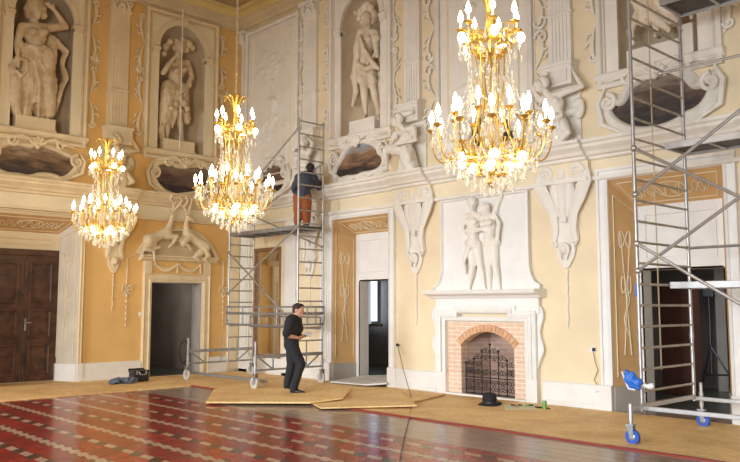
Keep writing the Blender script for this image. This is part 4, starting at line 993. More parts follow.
ex = [('foliage', [TP(w, [(164, 54, -.08), (168, 44, -.06), (182, 41, -.06), (192, 48, -.07)], .04)]+[('e', pxl(w, x, y, n), (r, r, r)) for x, y, n, r in [(166, 47, -.05, .10), (170, 42, -.02, .09), (188, 44, -.02, .12), (186, 50, .0, .08), (192, 48, -.05, .09), (164, 54, -.06, .08), (182, 40, -.03, .09)]]),
      ('flower_garland', [TP(w, [(189, 85, .02), (184, 96, .08), (178, 100, .1), (186, 106, .1), (176, 106, .1)], .04)]+[('e', pxl(w, x, y, n), (r, r, r)) for x, y, n, r in [(180, 98, .12, .08), (184, 103, .12, .09), (176, 104, .12, .07), (187, 109, .1, .08), (181, 111, .1, .07), (189, 85, .02, .08), (171, 108, .1, .07)]])]
statue('L', -1.88, 'statue shading its face with a bent arm in the niche above the pedimented doorway', J, 0.35, (0.2, -0.9, -0.2), (min(a.x, b.x), max(a.x, b.x), NZ0, 5.86), M['statue'], dr, ex,
       [(177, 42, -.05, .11), (183, 42, -.05, .11), (175, 48, -.08, .1)], female=True)
w = 'R'
a = PW('R', 350, 122, 0.05); b = PW('R', 375, 131, 0.05)
J = dict(head=(367, 19, .02), neck=(368, 27, -.08), sl=(361, 32, -.05), sr=(376, 33, -.12), pelvis=(366, 66, -.10), hipl=(363, 68, -.08), hipr=(370, 68, -.10),
         el=(356, 48, .0), wl=(356, 60, .06), hl=(358, 66, .1), er=(380, 48, -.1), wr=(373, 57, .06), hr=(370, 60, .1),
         kl=(364, 90, .06), al=(366, 114, -.05), tl=(364, 118, .08), kr=(374, 90, -.06), ar=(379, 114, -.12), tr=(379, 119, .02))
dr = [('drapery', [TP(w, [(360, 36, .1), (364, 50, .14), (372, 62, .1), (380, 70, -.02)], [.06, .09, .09, .06], .6), TP(w, [(358, 64, .04), (366, 69, .12), (376, 66, .04)], .07),
                   TP(w, [(359, 40, .02), (357, 64, .0), (355, 78, -.03), (357, 92, -.06), (353, 106, -.08)], [.10, .14, .15, .12, .07], .7), C(w, (362, 68, -.04), (362, 80, .02), .15, .12), C(w, (370, 68, -.06), (373, 80, -.02), .14, .11)], 0.05),
      ('cloak', [TP(w, [(377, 34, -.2), (382, 60, -.22), (380, 90, -.2), (384, 114, -.2)], [.10, .13, .10, .08], .7)], 0.04)]
ex = [('club', [C(w, (374, 36, .12), (377, 56, .12), .07, .05), ('e', pxl(w, 376, 38, .14), (.09, .09, .09))]), ('tree_stump', [C(w, (379, 95, -.2), (381, 119, -.18), .09, .12)])]
statue('R', 4.73, 'muscular statue with curly hair and a cloak in the niche right of the far scaffold', J, 0.355, (-0.45, -0.8, -0.35), (min(a.x, b.x), max(a.x, b.x), NZ0, 5.88), M['statueW'], dr, ex,
       [(361, 12, .0, .10), (365, 8, .0, .11), (371, 9, -.02, .11), (360, 18, -.02, .09), (374, 15, -.08, .11), (368, 5, -.03, .10), (356, 13, -.02, .07), (373, 20, -.1, .1)])
c = 11.72
J = {k: (c+v[0], -v[2], v[1]) for k, v in dict(head=(-.05, 8.35, -.0), neck=(-.03, 8.10, -.08), sl=(-.28, 7.95, -.06), sr=(.25, 7.98, -.1), pelvis=(.02, 7.2, -.1), hipl=(-.12, 7.15, -.08), hipr=(.14, 7.15, -.1),
     el=(-.5, 7.7, .05), wl=(-.35, 7.45, .18), hl=(-.28, 7.4, .22), er=(.48, 8.1, 0), wr=(.40, 8.45, .05), hr=(.38, 8.58, .06), kl=(-.12, 6.6, .05), al=(.0, 6.05, -.05), tl=(.02, 5.97, .12), kr=(.22, 6.6, -.05), ar=(.34, 6.05, -.1), tr=(.4, 5.97, .05)).items()}
def Q(x, z, n): return V(c+x, -n, z)
K = J
def C4(a, b, r0, r1): return ('c', Q(*a), r0, Q(*b), r1)
def T4(pts, rs, fl=.6): return ('t', [Q(*p) for p in pts], rs, fl)
t = thing('statue', 'draped statue behind the near scaffold, only its legs and flowing robe in view', 'statue', (c, 0, NZ0), 'R')
fuse('body', human({k: V(*v) for k, v in J.items()}, 0.35, (0.3, -.9, -.2)), M['statueW'], t, 0.022, 4)
fuse('robe', [C4((-.14, 7.2, -.08), (-.16, 6.35, .02), .2, .16), C4((.12, 7.2, -.1), (.22, 6.25, -.03), .2, .17), C4((0, 7.1, -.02), (.02, 6.3, .02), .18, .14),
              T4([(-.45, 7.3, .05), (-.2, 6.9, .16), (.1, 6.45, .17), (.42, 6.05, .08)], [.06, .12, .12, .06]), T4([(-.5, 6.95, 0), (-.3, 6.6, .1), (0, 6.25, .12), (.25, 6.0, .08)], [.05, .10, .10, .05]),
              T4([(-.3, 6.5, .02), (-.45, 6.2, 0), (-.42, 5.95, -.02)], [.08, .12, .06]), T4([(.1, 7.1, .1), (.3, 6.8, .08), (.5, 6.5, -.05), (.52, 6.15, -.1)], [.05, .09, .09, .05])], M['statueW'], t, 0.02, 3, fold=.05, fscale=.1)
fuse('hair', [('e', Q(-.05+.1*math.cos(i), 8.45+.08*math.sin(i*2), -.05+.06*math.sin(i)), (.1, .1, .1)) for i in range(6)], M['statueW'], t, 0.02, 2, fold=.03, fscale=.07)
mb = MB(); mb.box(c-.5, c+.38, .35, -.08, NZ0, 5.86); part('plinth', mb, M['stucco'], t, bevel=.012)
mb = MB(); mb.box(c+.40, c+.58, .3, -.02, NZ0+0.02, 6.08); part('side_block', mb, M['stucco'], t, bevel=.012)
# ---- atlas figures that carry the pilaster blocks
def atlas(w, c, label, mir=1, pose=0, sh=0):
    m = M['relief'] if w == 'R' else M['stuccoL']
    t = thing('atlas_figure', label, 'sculpture', (c, 0, ZC), w, 'stucco atlas figures carrying the pilasters')
    def q(x, z, n): return V(c+mir*x, -n, z)
    if pose == 0:
        J = dict(head=(-.20, 5.52, .42), neck=(-.10, 5.36, .34), sl=(-.28, 5.30, .30), sr=(.16, 5.34, .28), pelvis=(.02, 4.84, .24), hipl=(-.08, 4.84, .24), hipr=(.12, 4.84, .24),
                 el=(-.42, 5.52, .30), wl=(-.22, 5.68, .34), hl=(-.10, 5.74, .34), er=(.50, 5.40, .20), wr=(.32, 5.70, .18), hr=(.27, 5.80, .18), kl=(-.16, 4.62, .36), al=(-.08, 4.50, .2), kr=(.30, 4.62, .36), ar=(.12, 4.52, .28))
        dr = [('c', q(-.10, 4.85, .26), .18, q(-.14, 4.52, .30), .15), ('c', q(.0, 4.9, .24), .17, q(.05, 4.55, .24), .17), ('t', [q(-.22, 4.95, .34), q(-.02, 4.86, .42), q(.2, 4.95, .34)], .06)]
        ex = [('e', q(.34, 5.08, .08), (.13, .07, .2)), ('c', q(.1, 5.0, .1), .07, q(.34, 5.05, .1), .07)]
    else:
        J = dict(head=(-.16, 5.52, .40), neck=(-.04, 5.38, .34), sl=(-.26, 5.28, .32), sr=(.24, 5.34, .28), pelvis=(-.02, 4.86, .24), hipl=(-.12, 4.86, .26), hipr=(.10, 4.86, .24),
                 el=(-.40, 5.0, .36), wl=(-.15, 5.12, .48), hl=(-.04, 5.18, .5), er=(.36, 5.05, .36), wr=(.06, 5.0, .50), hr=(-.05, 4.98, .52), kl=(-.42, 4.95, .46), al=(-.46, 4.56, .36), tl=(-.50, 4.50, .46), kr=(.22, 4.70, .40), ar=(.16, 4.50, .3))
        dr = [('c', q(.02, 4.85, .26), .18, q(.14, 4.52, .26), .17), ('c', q(-.1, 4.92, .3), .14, q(-.34, 4.97, .40), .12)]
        ex = [('e', q(-.02, 5.66, .3), (.30, .07, .07))]
    K = {a: q(*b) for a, b in J.items()}
    fuse('body', human(K, 0.24, (-.6*mir, -.7, -.5)), m, t, 0.018, 3)
    fuse('drapery', dr, m, t, 0.018, 3, fold=.04, fscale=.09)
    fuse('shell', ex, m, t, 0.018, 3, fold=.02, fscale=.09)
    h = K['head']; fuse('hair', [('e', h+V(mir*.03+.07*math.cos(i*1.3), .03, .06+.05*math.sin(i*2.1)), (.075, .075, .07)) for i in range(7)], m, t, 0.014, 2, fold=.02, fscale=.05)
    mb = MB(); mb.prism([(c-mir*.1-.26, ZC), (c-mir*.1+.26, ZC), (c-mir*.05+.17, 4.8), (c-mir*.05-.17, 4.8)], 0, -.22); part('support', mb, m, t, bevel=.03)
    mb = MB(); mb.box(c-.36, c+.36, 0, -.05, ZC, 5.52); part('back_slab', mb, st(w), t)
atlas('R', 9.97, 'stucco atlas with a raised bent arm right of the largest chandelier', 1, 0)
atlas('R', 6.38, 'stucco atlas with crossed arms and one knee raised left of the largest chandelier', 1, 1)
atlas('R', 2.96, 'stucco atlas on the cornice beside the worker on the far scaffold', -1, 0)
atlas('L', -3.60, 'cream stucco atlas half hidden by the smallest chandelier', 1, 0)
# ---- relief couple over the mantel
def cp(x, y, n): return PW('R', x, y, n)
t = thing('relief_figure', 'stucco nude man in relief on the left over the mantel shelf', 'sculpture', (8.0, 0, 2.0), 'R', 'relief couple above the fireplace')
J = dict(head=(472.5, 203, .14), neck=(473, 211, .10), sl=(467, 216, .10), sr=(480, 216, .10), pelvis=(473.5, 243, .10), hipl=(470.5, 245, .1), hipr=(477, 245, .1),
         el=(463.5, 226, .10), wl=(463, 230, .15), hl=(468, 231.5, .18), kl=(473, 266, .13), al=(469, 289, .10), tl=(465, 291, .14), kr=(480.5, 266, .10), ar=(484.5, 289, .10), tr=(488, 291, .14), er=(486, 226, .14), wr=(478, 231, .18), hr=(474, 232, .2))
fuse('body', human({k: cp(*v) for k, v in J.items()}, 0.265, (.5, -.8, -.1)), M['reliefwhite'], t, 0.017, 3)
fuse('drapery', [TP('R', [(470, 238, .16), (468, 250, .17), (464, 262, .14), (466, 274, .1)], [.08, .1, .08, .04], .6), C('R', (468, 243, .12), (476, 246, .14), .08, .08)], M['reliefwhite'], t, 0.017, 3, fold=.03, fscale=.08)
t = thing('relief_figure', 'stucco woman in relief with one arm stretched up over the mantel shelf', 'sculpture', (8.5, 0, 2.0), 'R', 'relief couple above the fireplace')
J = dict(head=(485.5, 209, .17), neck=(488, 215, .12), sl=(483, 219, .13), sr=(494, 217, .10), pelvis=(490.5, 243, .10), hipl=(488, 246, .1), hipr=(494, 246, .1),
         el=(488, 230, .18), wl=(478, 229, .22), hl=(474, 230, .22), er=(497, 206, .10), wr=(502, 194, .10), hr=(503, 189, .10), kl=(489, 267, .10), al=(490, 289, .08), tl=(489, 291, .10), kr=(495.5, 267, .12), ar=(499.5, 289, .10), tr=(501, 291, .14))
fuse('body', human({k: cp(*v) for k, v in J.items()}, 0.255, (-.7, -.6, -.3), female=True), M['reliefwhite'], t, 0.017, 3)
fuse('drapery', [TP('R', [(494, 212, .12), (499, 224, .12), (497, 240, .12), (493, 250, .12)], [.05, .09, .08, .04], .5), C('R', (487, 240, .12), (496, 243, .12), .09, .09), C('R', (489, 246, .1), (492, 262, .1), .11, .08)], M['reliefwhite'], t, 0.017, 3, fold=.03, fscale=.08)
# ---- pair of reclining deer and crowned cartouche on the pediment
def dp(x, y, n): return PW('L', x, y, n)
def deer(label, rump, chest, neck, head, muzzle, legs, ears):
    t = thing('deer_sculpture', label, 'sculpture', (dp(*chest).x, 0, 2.93), 'L', 'pair of deer on the doorway pediment')
    E = [('c', dp(*rump), .145, dp(*rump).lerp(dp(*chest), .5), .115), ('c', dp(*rump).lerp(dp(*chest), .5), .115, dp(*chest), .135), ('c', dp(*chest), .11, dp(*neck), .06), ('c', dp(*neck), .06, dp(*head), .05), ('c', dp(*head), .065, dp(*muzzle), .03)]
    for L in legs:
        for i in range(len(L)-1): E.append(('c', dp(*L[i]), (.10, .055, .035)[min(i, 2)], dp(*L[i+1]), (.055, .035, .03)[min(i, 2)]))
    fuse('body', E, M['stuccoL'], t, 0.016, 3)
    for e in ears:
        mb = MB(); mb.tube([dp(*p) for p in e], [.035]+[.028]*(len(e)-2)+[.012], 6); part('antler', mb, M['stuccoL'], t, smooth=True)
deer('left of the two cream stucco deer resting on the doorway pediment', (149, 240, .22), (167, 232.5, .22), (171, 222, .22), (172.5, 214, .24), (168, 210.5, .3),
     [[(149, 244, .24), (145, 249, .30), (154, 251, .32), (154.5, 261, .30)], [(153, 244, .2), (152, 250, .26), (160, 247, .28)], [(166, 236, .26), (177, 236.5, .32), (173, 243, .32), (169, 247, .30)], [(168, 234, .2), (175, 240, .24), (182, 239, .24)]],
     [[(173, 211, .24), (174, 204, .3), (170.5, 199, .36), (172, 194.5, .40), (177, 195, .42)], [(173, 211, .24), (178, 206, .3), (182, 201, .36), (180, 196.5, .4)], [(174, 204, .3), (178, 201, .34)], [(171, 200, .36), (168, 197, .38)]])
deer('right of the two cream stucco deer resting on the doorway pediment', (205, 247, .22), (187, 234, .22), (186, 225, .22), (187.5, 217.5, .24), (193.5, 220.5, .30),
     [[(205, 251, .24), (209, 256, .28), (204, 259, .30), (207, 262, .30)], [(188, 238, .26), (184, 243, .32), (189, 246, .32), (191, 250, .30)], [(186, 236, .2), (180, 240, .26), (183, 246, .28)], [(200, 253, .24), (195, 257, .28), (199, 261, .28)]],
     [[(187, 214, .24), (184, 207, .3), (188, 201, .36), (186, 195.5, .40), (181, 195, .42)], [(188, 214, .24), (190.5, 206, .3), (192, 200, .36), (189, 195, .4)], [(184, 207, .3), (180, 204, .34)], [(192, 200, .36), (195, 197, .38)]])
# ================================================================== CHANDELIERS
def arm_curve(r0, z0, r1, z1, dip=0.10, n=14):
    P = []
    for i in range(n+1):
        u = i/n; r = r0+(r1-r0)*math.sin(PI/2*u)**0.9; z = z0+(z1-z0)*u**2.6 - dip*math.sin(PI*u)*(1-0.3*u)+0.05*math.sin(2*PI*u)
        P.append(V(r, 0, z))
    return P
def rotz(a): return Matrix.Rotation(a, 3, 'Z')
def mk_chandelier(name, label, pos):
    t = thing(name, label, 'chandelier', pos, None, 'lit crystal chandeliers in a row', rz=0.0)
    g = M['gold']
    def P(nm, mb, m, par, **k): return part(nm, mb, m, par, **k)
    mb = MB(); mb.lathe([(.005, 0), (.03, .02), (.045, .06), (.02, .10), (.03, .14), (.075, .20), (.085, .27), (.04, .32), (.03, .40), (.05, .46), (.03, .52), (.025, .62), (.05, .68), (.03, .76), (.012, .86), (.012, 1.2), (.03, 1.3), (.014, 1.4), (.02, 1.6), (.05, 1.68), (.03, 1.78), (.025, 1.98), (.05, 2.04), (.02, 2.1), (.01, 2.16)], seg=12)
    P('stem', mb, g, t, smooth=True)
    mb = MB(); mb.lathe([(.03, .42), (.10, .50), (.12, .58), (.07, .68), (.05, .74), (.08, .80), (.04, .88)], seg=10); P('glass_baluster', mb, M['crystal'], t)
    for zr, rr, th in ((.30, .30, .022), (1.50, .22, .03), (.17, .16, .015), (1.42, .14, .014)):
        mb = MB(); mb.tube([(rr*math.cos(2*PI*i/28), rr*math.sin(2*PI*i/28), zr) for i in range(28)], th, 6, closed=True)
        for i in range(14):
            a = 2*PI*i/14; mb.tube([V(rr*math.cos(a), rr*math.sin(a), zr-.03), V((rr+.03)*math.cos(a), (rr+.03)*math.sin(a), zr+.05)], [.02, .008], 5)
        P('ring', mb, g, t, smooth=True)
    rod0 = None
    for i in range(6):
        if rod0 is None:
            mb = MB(); mb.tube([V(.20, 0, 1.5), V(.15, 0, 1.40), V(.14, 0, 1.1), V(.11, 0, .85), V(.16, 0, .6), V(.28, 0, .32)], [.008, .012, .011, .014, .010, .008], 6); rod0 = P('frame_rod', mb, g, t, smooth=True); o = rod0
        else: o = rod0.copy(); COL.objects.link(o); o.parent = t
        o.rotation_euler = (0, 0, 2*PI*(i+.5)/6)
    def lamp(parent, r, z, down=False):
        mb = MB()
        if not down:
            mb.lathe([(.008, z-.02), (.045, z+.005), (.05, z+.018), (.014, z+.02), (.02, z+.03)], (r, 0, 0), 10); P('drip_pan', mb, g, parent, smooth=True)
            mb = MB(); mb.lathe([(.012, z+.02), (.013, z+.11)], (r, 0, 0), 8); P('candle', mb, M['candle'], parent, smooth=True)
            mb = MB(); mb.lathe([(.012, z+.10), (.025, z+.12), (.030, z+.145), (.020, z+.185), (.003, z+.23)], (r, 0, 0), 8); P('bulb', mb, M['bulb'], parent, smooth=True)
        else:
            mb = MB(); mb.lathe([(.03, z), (.015, z+.03), (.008, z+.05)], (r, 0, 0), 8); P('socket', mb, g, parent, smooth=True)
            mb = MB(); mb.lathe([(.003, z-.105), (.036, z-.08), (.046, z-.04), (.026, z)], (r, 0, 0), 8); P('bulb', mb, M['bulb'], parent, smooth=True)
    def ringarms(n, r0, z0, r1, z1, dip, ph, down=False, th=.011):
        mb = MB(); c_ = arm_curve(r0, z0, r1, z1, dip) if not down else [V(r0, 0, z0), V((r0+r1)/2, 0, z0+.07), V(r1, 0, z1+.05)]
        mb.tube(c_, th, 6)
        if not down:
            q = c_[6]; mb.tube([V(q.x, 0, q.z), V(q.x+.03, 0, q.z+.09), V(q.x-.04, 0, q.z+.11), V(q.x-.05, 0, q.z+.05)], [.01, .01, .008, .004], 5)
        a0 = P('arm', mb, g, t, smooth=True); lamp(a0, r1, z1, down)
        a0.rotation_euler = (0, 0, ph)
        for i in range(1, n):
            b = copy_tree(a0, t); b.rotation_euler = (0, 0, ph+2*PI*i/n)
    ringarms(12, .05, .34, .61, .60, .13, .15, th=.009)
    ringarms(8, .05, .36, .40, .74, .05, .35, th=.009)
    ringarms(6, .25, .30, .34, .34, 0, .2, True)
    ringarms(4, .10, .22, .18, .26, 0, .6, True)
    ringarms(7, .05, 1.62, .30, 1.68, .06, .1)
    ringarms(5, .10, 1.55, .32, 1.60, 0, .5, True)
    # palm-leaf crown
    lf = None
    for i in range(8):
        if lf is None:
            mb = MB(); mb.tube([V(.03, 0, 1.86), V(.06, 0, 2.0), V(.12, 0, 2.1), V(.20, 0, 2.12), V(.235, 0, 2.07)], [.012, .022, .026, .018, .005], 6, flat=.35, fdir=(0, 0, 1)); lf = P('palm_leaf', mb, g, t, smooth=True); o = lf
        else: o = lf.copy(); COL.objects.link(o); o.parent = t
        o.rotation_euler = (0, 0, 2*PI*i/8)
    # glass obelisks
    ob = None
    for i in range(6):
        if ob is None:
            mb = MB(); mb.lathe([(.012, .74), (.035, .78), (.014, .82), (.034, .86), (.006, 1.16), (.014, 1.18), (.003, 1.21)], (.24, 0, 0), 6); ob = P('glass_obelisk', mb, M['crystal'], t); o = ob
        else: o = ob.copy(); COL.objects.link(o); o.parent = t
        o.rotation_euler = (0, 0, 2*PI*(i+.25)/6)
    # crystal drops
    mb = MB(); mb.ball((0, 0, 0), .011, 6, 4); mb.lathe([(.002, -.012), (.008, -.03), (.021, -.075), (.010, -.105), (.002, -.115)], seg=6); d0 = None
    drops = []
    for n, r, z, ph in ((24, .60, .57, .02), (20, .47, .30, .1), (18, .34, .20, 0), (12, .20, .09, .2), (6, .09, .04, 0), (10, .25, 1.46, 0), (10, .31, 1.58, .2)):
        for i in range(n): drops.append((r, z-.02*(i % 2), ph+2*PI*i/n))
    me = None
    for r, z, a in drops[:100]:
        if d0 is None: d0 = P('crystal_drop', mb, M['crystal'], t); o = d0
        else: o = d0.copy(); COL.objects.link(o); o.parent = t
        o.location = (r*math.cos(a), r*math.sin(a), z); o.rotation_euler = (0, 0, a)
    # fine fringe of small crystals, too many to count
    mb = MB(); rr_ = random.Random(4)
    for n, r, z, jit in ((16, .54, .50, .05), (16, .42, .36, .05), (14, .27, .14, .05), (8, .15, .06, .03), (12, .63, .52, .04), (10, .42, .66, .05), (12, .17, 1.30, .12), (8, .15, 1.0, .15), (8, .30, 1.40, .04)):
        for i in range(n):
            a = 2*PI*(i+rr_.random()*.6)/n; q = r+rr_.uniform(-.03, .03); zz = z+rr_.uniform(-jit, jit); s_ = rr_.uniform(.75, 1.15)
            mb.lathe([(.002, .03*s_), (.008*s_, .015*s_), (.019*s_, -.03*s_), (.008*s_, -.06*s_), (.002, -.07*s_)], (q*math.cos(a), q*math.sin(a), zz), 5)
    props(P('crystal_fringe', mb, M['crystal'], t), kind='stuff')
    # bead garlands
    for k, (ra, za, rb, zb, sag, n) in enumerate(((.22, 1.44, .22, 1.20, .0, 5), (.13, 1.2, .24, 1.15, .22, 6), (.24, 1.1, .40, .86, .12, 8), (.40, .74, .60, .66, .10, 8), (.34, .30, .47, .34, .08, 10), (.60, .58, .34, .24, .12, 12))):
        b0 = None
        for i in range(n):
            if b0 is None:
                mb = MB(); m_ = 9
                for j in range(m_+1):
                    u = j/m_; mb.ball((ra+(rb-ra)*u, 0.05*math.sin(PI*u), za+(zb-za)*u-sag*math.sin(PI*u)), .012, 6, 4)
                mb.tube([(ra+(rb-ra)*j/m_, 0.05*math.sin(PI*j/m_), za+(zb-za)*j/m_-sag*math.sin(PI*j/m_)) for j in range(m_+1)], .003, 4)
                b0 = P('bead_garland', mb, M['crystal'], t); o = b0
            else: o = b0.copy(); COL.objects.link(o); o.parent = t
            o.rotation_euler = (0, 0, 2*PI*(i+.3*k)/n)
    top = 9.48-pos[2]; mb = MB(); z = 2.16; i = 0
    while z < top:
        a = PI/2*(i % 2)
        pts = [V(math.cos(a)*.016*math.cos(q), math.sin(a)*.016*math.cos(q), z+.035+.035*math.sin(q)) for q in [2*PI*j/8 for j in range(8)]]
        mb.tube(pts, .0065, 4, closed=True); z += .058; i += 1
    P('chain', mb, M['chain'], t)
    return t
chA = mk_chandelier('crystal_chandelier', 'largest and nearest lit crystal chandelier, in front of the tall relief panel', (12.45, -5.30, 2.90))
for nm, lab, pos in (('mid', 'middle-sized lit crystal chandelier on a long chain left of the far scaffold', (6.91, -4.77, 2.95)), ('far', 'smallest and farthest lit crystal chandelier, hanging before the orange left wall', (2.45, -4.90, 2.93))):
    b = copy_tree(chA); b.location = pos; b['label'] = lab; b.rotation_euler = (0, 0, .35 if nm == 'mid' else .8)
# ================================================================== SCAFFOLDS
def bar(a, b, r=.022, seg=8): mb = MB(); mb.tube([a, b], r, seg); return mb
def caster(parent, x, y, r, mw, z_top=0.95, o=-.03):
    mb = MB(); mb.tube([(x, y, 2*r+.06), (x, y, z_top)], .024, 8); mb.tube([(x, y, 2*r+.10), (x, y, 2*r+.30)], .032, 8); s = part('jack_post', mb, M['alu'], parent, smooth=True)
    mb = MB(); mb.box(x-.055, x+.055, y-.04, y+.04, 2*r+.045, 2*r+.06)
    for q in (-1, 1): mb.prism([(x-.05, 2*r+.05), (x+.04, 2*r+.05), (x+.045, r-.01), (x+.005, r-.02)], y+q*.032, y+q*.038)
    part('caster_fork', mb, M['steel'], s)
    mb = MB(); mb.lathe([(r*.55, -.026), (r*.93, -.026), (r, -.015), (r, .015), (r*.93, .026), (r*.55, .026)], (x+o, y, r), 24, Matrix.Rotation(PI/2, 3, 'X')); part('wheel', mb, mw, s, smooth=True)
    mb = MB(); mb.lathe([(r*.56, -.02), (r*.2, -.034), (r*.2, .034), (r*.56, .02)], (x+o, y, r), 16, Matrix.Rotation(PI/2, 3, 'X')); part('hub', mb, M['alu'], s, smooth=True)
def ladder(parent, x, ya, yb, z0, z1, sp, mpost, first=None, r=.024, label=None):
    mb = MB(); mb.tube([(x, ya, z0), (x, ya, z1)], r, 10); mb.tube([(x, yb, z0), (x, yb, z1)], r, 10)
    z = z0+.9
    while z < z1: 
        for y in (ya, yb): mb.tube([(x, y, z-.04), (x, y, z+.04)], r+.006, 10)
        z += 2.0
    f = part('ladder_frame', mb, mpost, parent, smooth=True); r0 = None
    z = first if first is not None else z0+.15; zz = z
    while z < z1+.001:
        if r0 is None:
            mb = MB(); mb.tube([(x, ya, zz), (x, yb, zz)], .017, 8); r0 = part('rung', mb, M['rung'], f, smooth=True)
        else: o = r0.copy(); COL.objects.link(o); o.parent = f; o.location = (0, 0, z-zz)
        z += sp
    return f
def beam(parent, x, ya, yb, z0, z1, m=None):
    mb = MB(); mb.obox((x, (ya+yb)/2, z1), (.05, yb-ya, .07)); mb.tube([(x, ya, z0), (x, yb, z0)], .02, 8)
    for a, b in ((ya+.05, ya+.45), (yb-.05, yb-.45)): mb.tube([(x, a, z1), (x, b, z0)], .018, 8)
    for k in range(3): y = ya+(yb-ya)*(k+1)/4; mb.tube([(x, y, z0), (x, y, z1+(.28 if k else 0))], .016, 8)
    part('base_beam', mb, m or M['steel'], parent, smooth=30)
def platform(parent, x0, x1, ya, yb, z, m):
    mb = MB(); mb.box(x0, x1, ya+.03, yb-.03, z, z+.03); f = part('platform', mb, M['deck'], parent)
    mb = MB()
    for y in (ya, yb): mb.box(x0, x1, y-.02, y+.02, z-.035, z+.055)
    for x in (x0+.02, x1-.02): mb.box(x-.02, x+.02, ya, yb, z-.035, z+.055)
    for k in range(1, 5): mb.box(x0+(x1-x0)*k/5-.02, x0+(x1-x0)*k/5+.02, ya, yb, z-.03, z)
    part('platform_frame', mb, m, f, bevel=.004)
# far scaffold
sa = thing('scaffold_tower', 'far mobile scaffold tower in the hall corner with a worker on its platform', 'scaffold', (2.55, -1.3, 0), None, 'wheeled aluminium scaffold towers')
x0, x1, ya, yb, yo = 1.30, 4.0, -1.20, -0.50, -2.28
ladder(sa, x0, ya, yb, .30, 3.95, .28, M['alu'], .95); ladder(sa, x1, ya, yb, .30, 5.86, .285, M['alu'], .95)
for x in (x0, x1):
    beam(sa, x, yo, yb, .38, .66)
    caster(sa, x, yo, .125, M['wheelgrey'], .97); caster(sa, x, yb, .125, M['wheelgrey'], .6)
platform(sa, x0, x1+.0, ya+.03, yb-.03, 3.42, M['steel'])
for y, a, b in ((ya, (x0, 2.0), (x1, 3.42)), (yb, (x0, 3.95), (x1, 3.02)), (ya, (x0, 3.0), (x1, 1.25)), (yb, (x1, 4.9), (x0, 3.95)), (ya, (x1-.02, 5.6), (x0+.3, 4.2))):
    mb = bar((a[0], y-.03, a[1]), (b[0], y-.03, b[1]), .020)
    for q in (a, b): mb.ball((q[0], y-.03, q[1]), .035, 8, 6)
    part('diagonal_brace', mb, M['alu'], sa, smooth=True)
for y, xa_, xb_ in ((ya-.05, x0, x1), (yb-.06, x0, x1)):
    mb = MB()
    zs = (1.27, 1.53, 1.68) if y < -1 else (1.2, 1.45)
    for z in zs: mb.tube([(xa_, y, z), (xb_, y, z)], .03 if abs(z-1.53) < .01 else .018, 8)
    for k in range(5): x = xa_+(xb_-xa_)*k/4; mb.tube([(x, y, zs[0]), (x, y, zs[-1])], .018, 8)
    part('guard_rail', mb, M['steel'], sa, smooth=True)
mb = MB()
for z in (1.30, 1.55, 1.68): mb.tube([(x1+.05, ya, z), (x1+.05, yb, z)], .02, 8)
for k in range(4): y = ya+(yb-ya)*k/3; mb.tube([(x1+.05, y, 1.30), (x1+.05, y, 1.68)], .016, 8)
part('guard_rail', mb, M['steel'], sa, smooth=True)
mb = MB(); mb.obox((2.55, -2.0, .14), (2.9, .06, .06)); part('base_tube', mb, M['steel'], sa, bevel=.006)
# near scaffold
sb = thing('scaffold_tower', 'near mobile scaffold tower with blue wheels cut off by the right edge of the photo', 'scaffold', (13.85, -1.4, 0), None, 'wheeled aluminium scaffold towers')
X0, X1, YA, YB, YO, YM = 12.425, 15.38, -2.26, -0.76, -2.56, -1.42
ladder(sb, X0, YA, YB, .38, 6.05, .272, M['alu'], .62, r=.025); ladder(sb, X1, YA, YB, .38, 6.05, .272, M['alu'], .62, r=.025)
for x in (X0, X1):
    mb = MB(); mb.obox((x, (YO+YB)/2, .44), (.05, YB-YO, .06)); part('base_beam', mb, M['alu'], sb, bevel=.006)
    caster(sb, x, YO, .095, M['blue'], .50, .02); caster(sb, x, YB+.22, .095, M['blue'], .62, .02)
for y in (YA, YB):
    mb = MB(); mb.obox(((X0+X1)/2, y, .42), (X1-X0, .05, .055)); part('base_tube', mb, M['alu'], sb, bevel=.006)
for z, y0, y1 in ((3.88, YM, YB), (5.93, YM, YB), (1.97, YM, YB)): platform(sb, X0+.03, X1-.03, y0, y1-.03, z, M['alu'])
def line(y, p, q, r=.024):
    a = hit(p[0], p[1], 1, y); b = hit(q[0], q[1], 1, y); d = (b-a)/(b.x-a.x)
    s = a+d*(X0+.02-a.x); e = a+d*(min(X1, 15.3)-a.x); 
    return s, e
for y, p, q in ((YA-.03, (640.8, 151.5), (737, 195.6)), (YA-.03, (642, 189), (740, 110)), (YA-.03, (641, 246), (740, 304)), (YA-.03, (643.5, 266.7), (708, 220))):
    s, e = line(y, p, q); mb = bar(s, e, .022); 
    for o in (s, e): mb.ball(o, .045, 8, 6)
    part('diagonal_brace', mb, M['alu'], sb, smooth=True)
for y, z in ((YM, 4.93), (YB, 2.52)):
    mb = bar((X0, y, z), (X1, y, z), .02); mb.ball((X0, y, z), .04, 8, 6); part('guard_rail', mb, M['alu'], sb, smooth=True)
mb = MB(); mb.box(X0-.028, X0+.0, YA-.027, YA+.01, 1.82, 1.98); part('blue_tag', mb, M['bluebag'], sb)
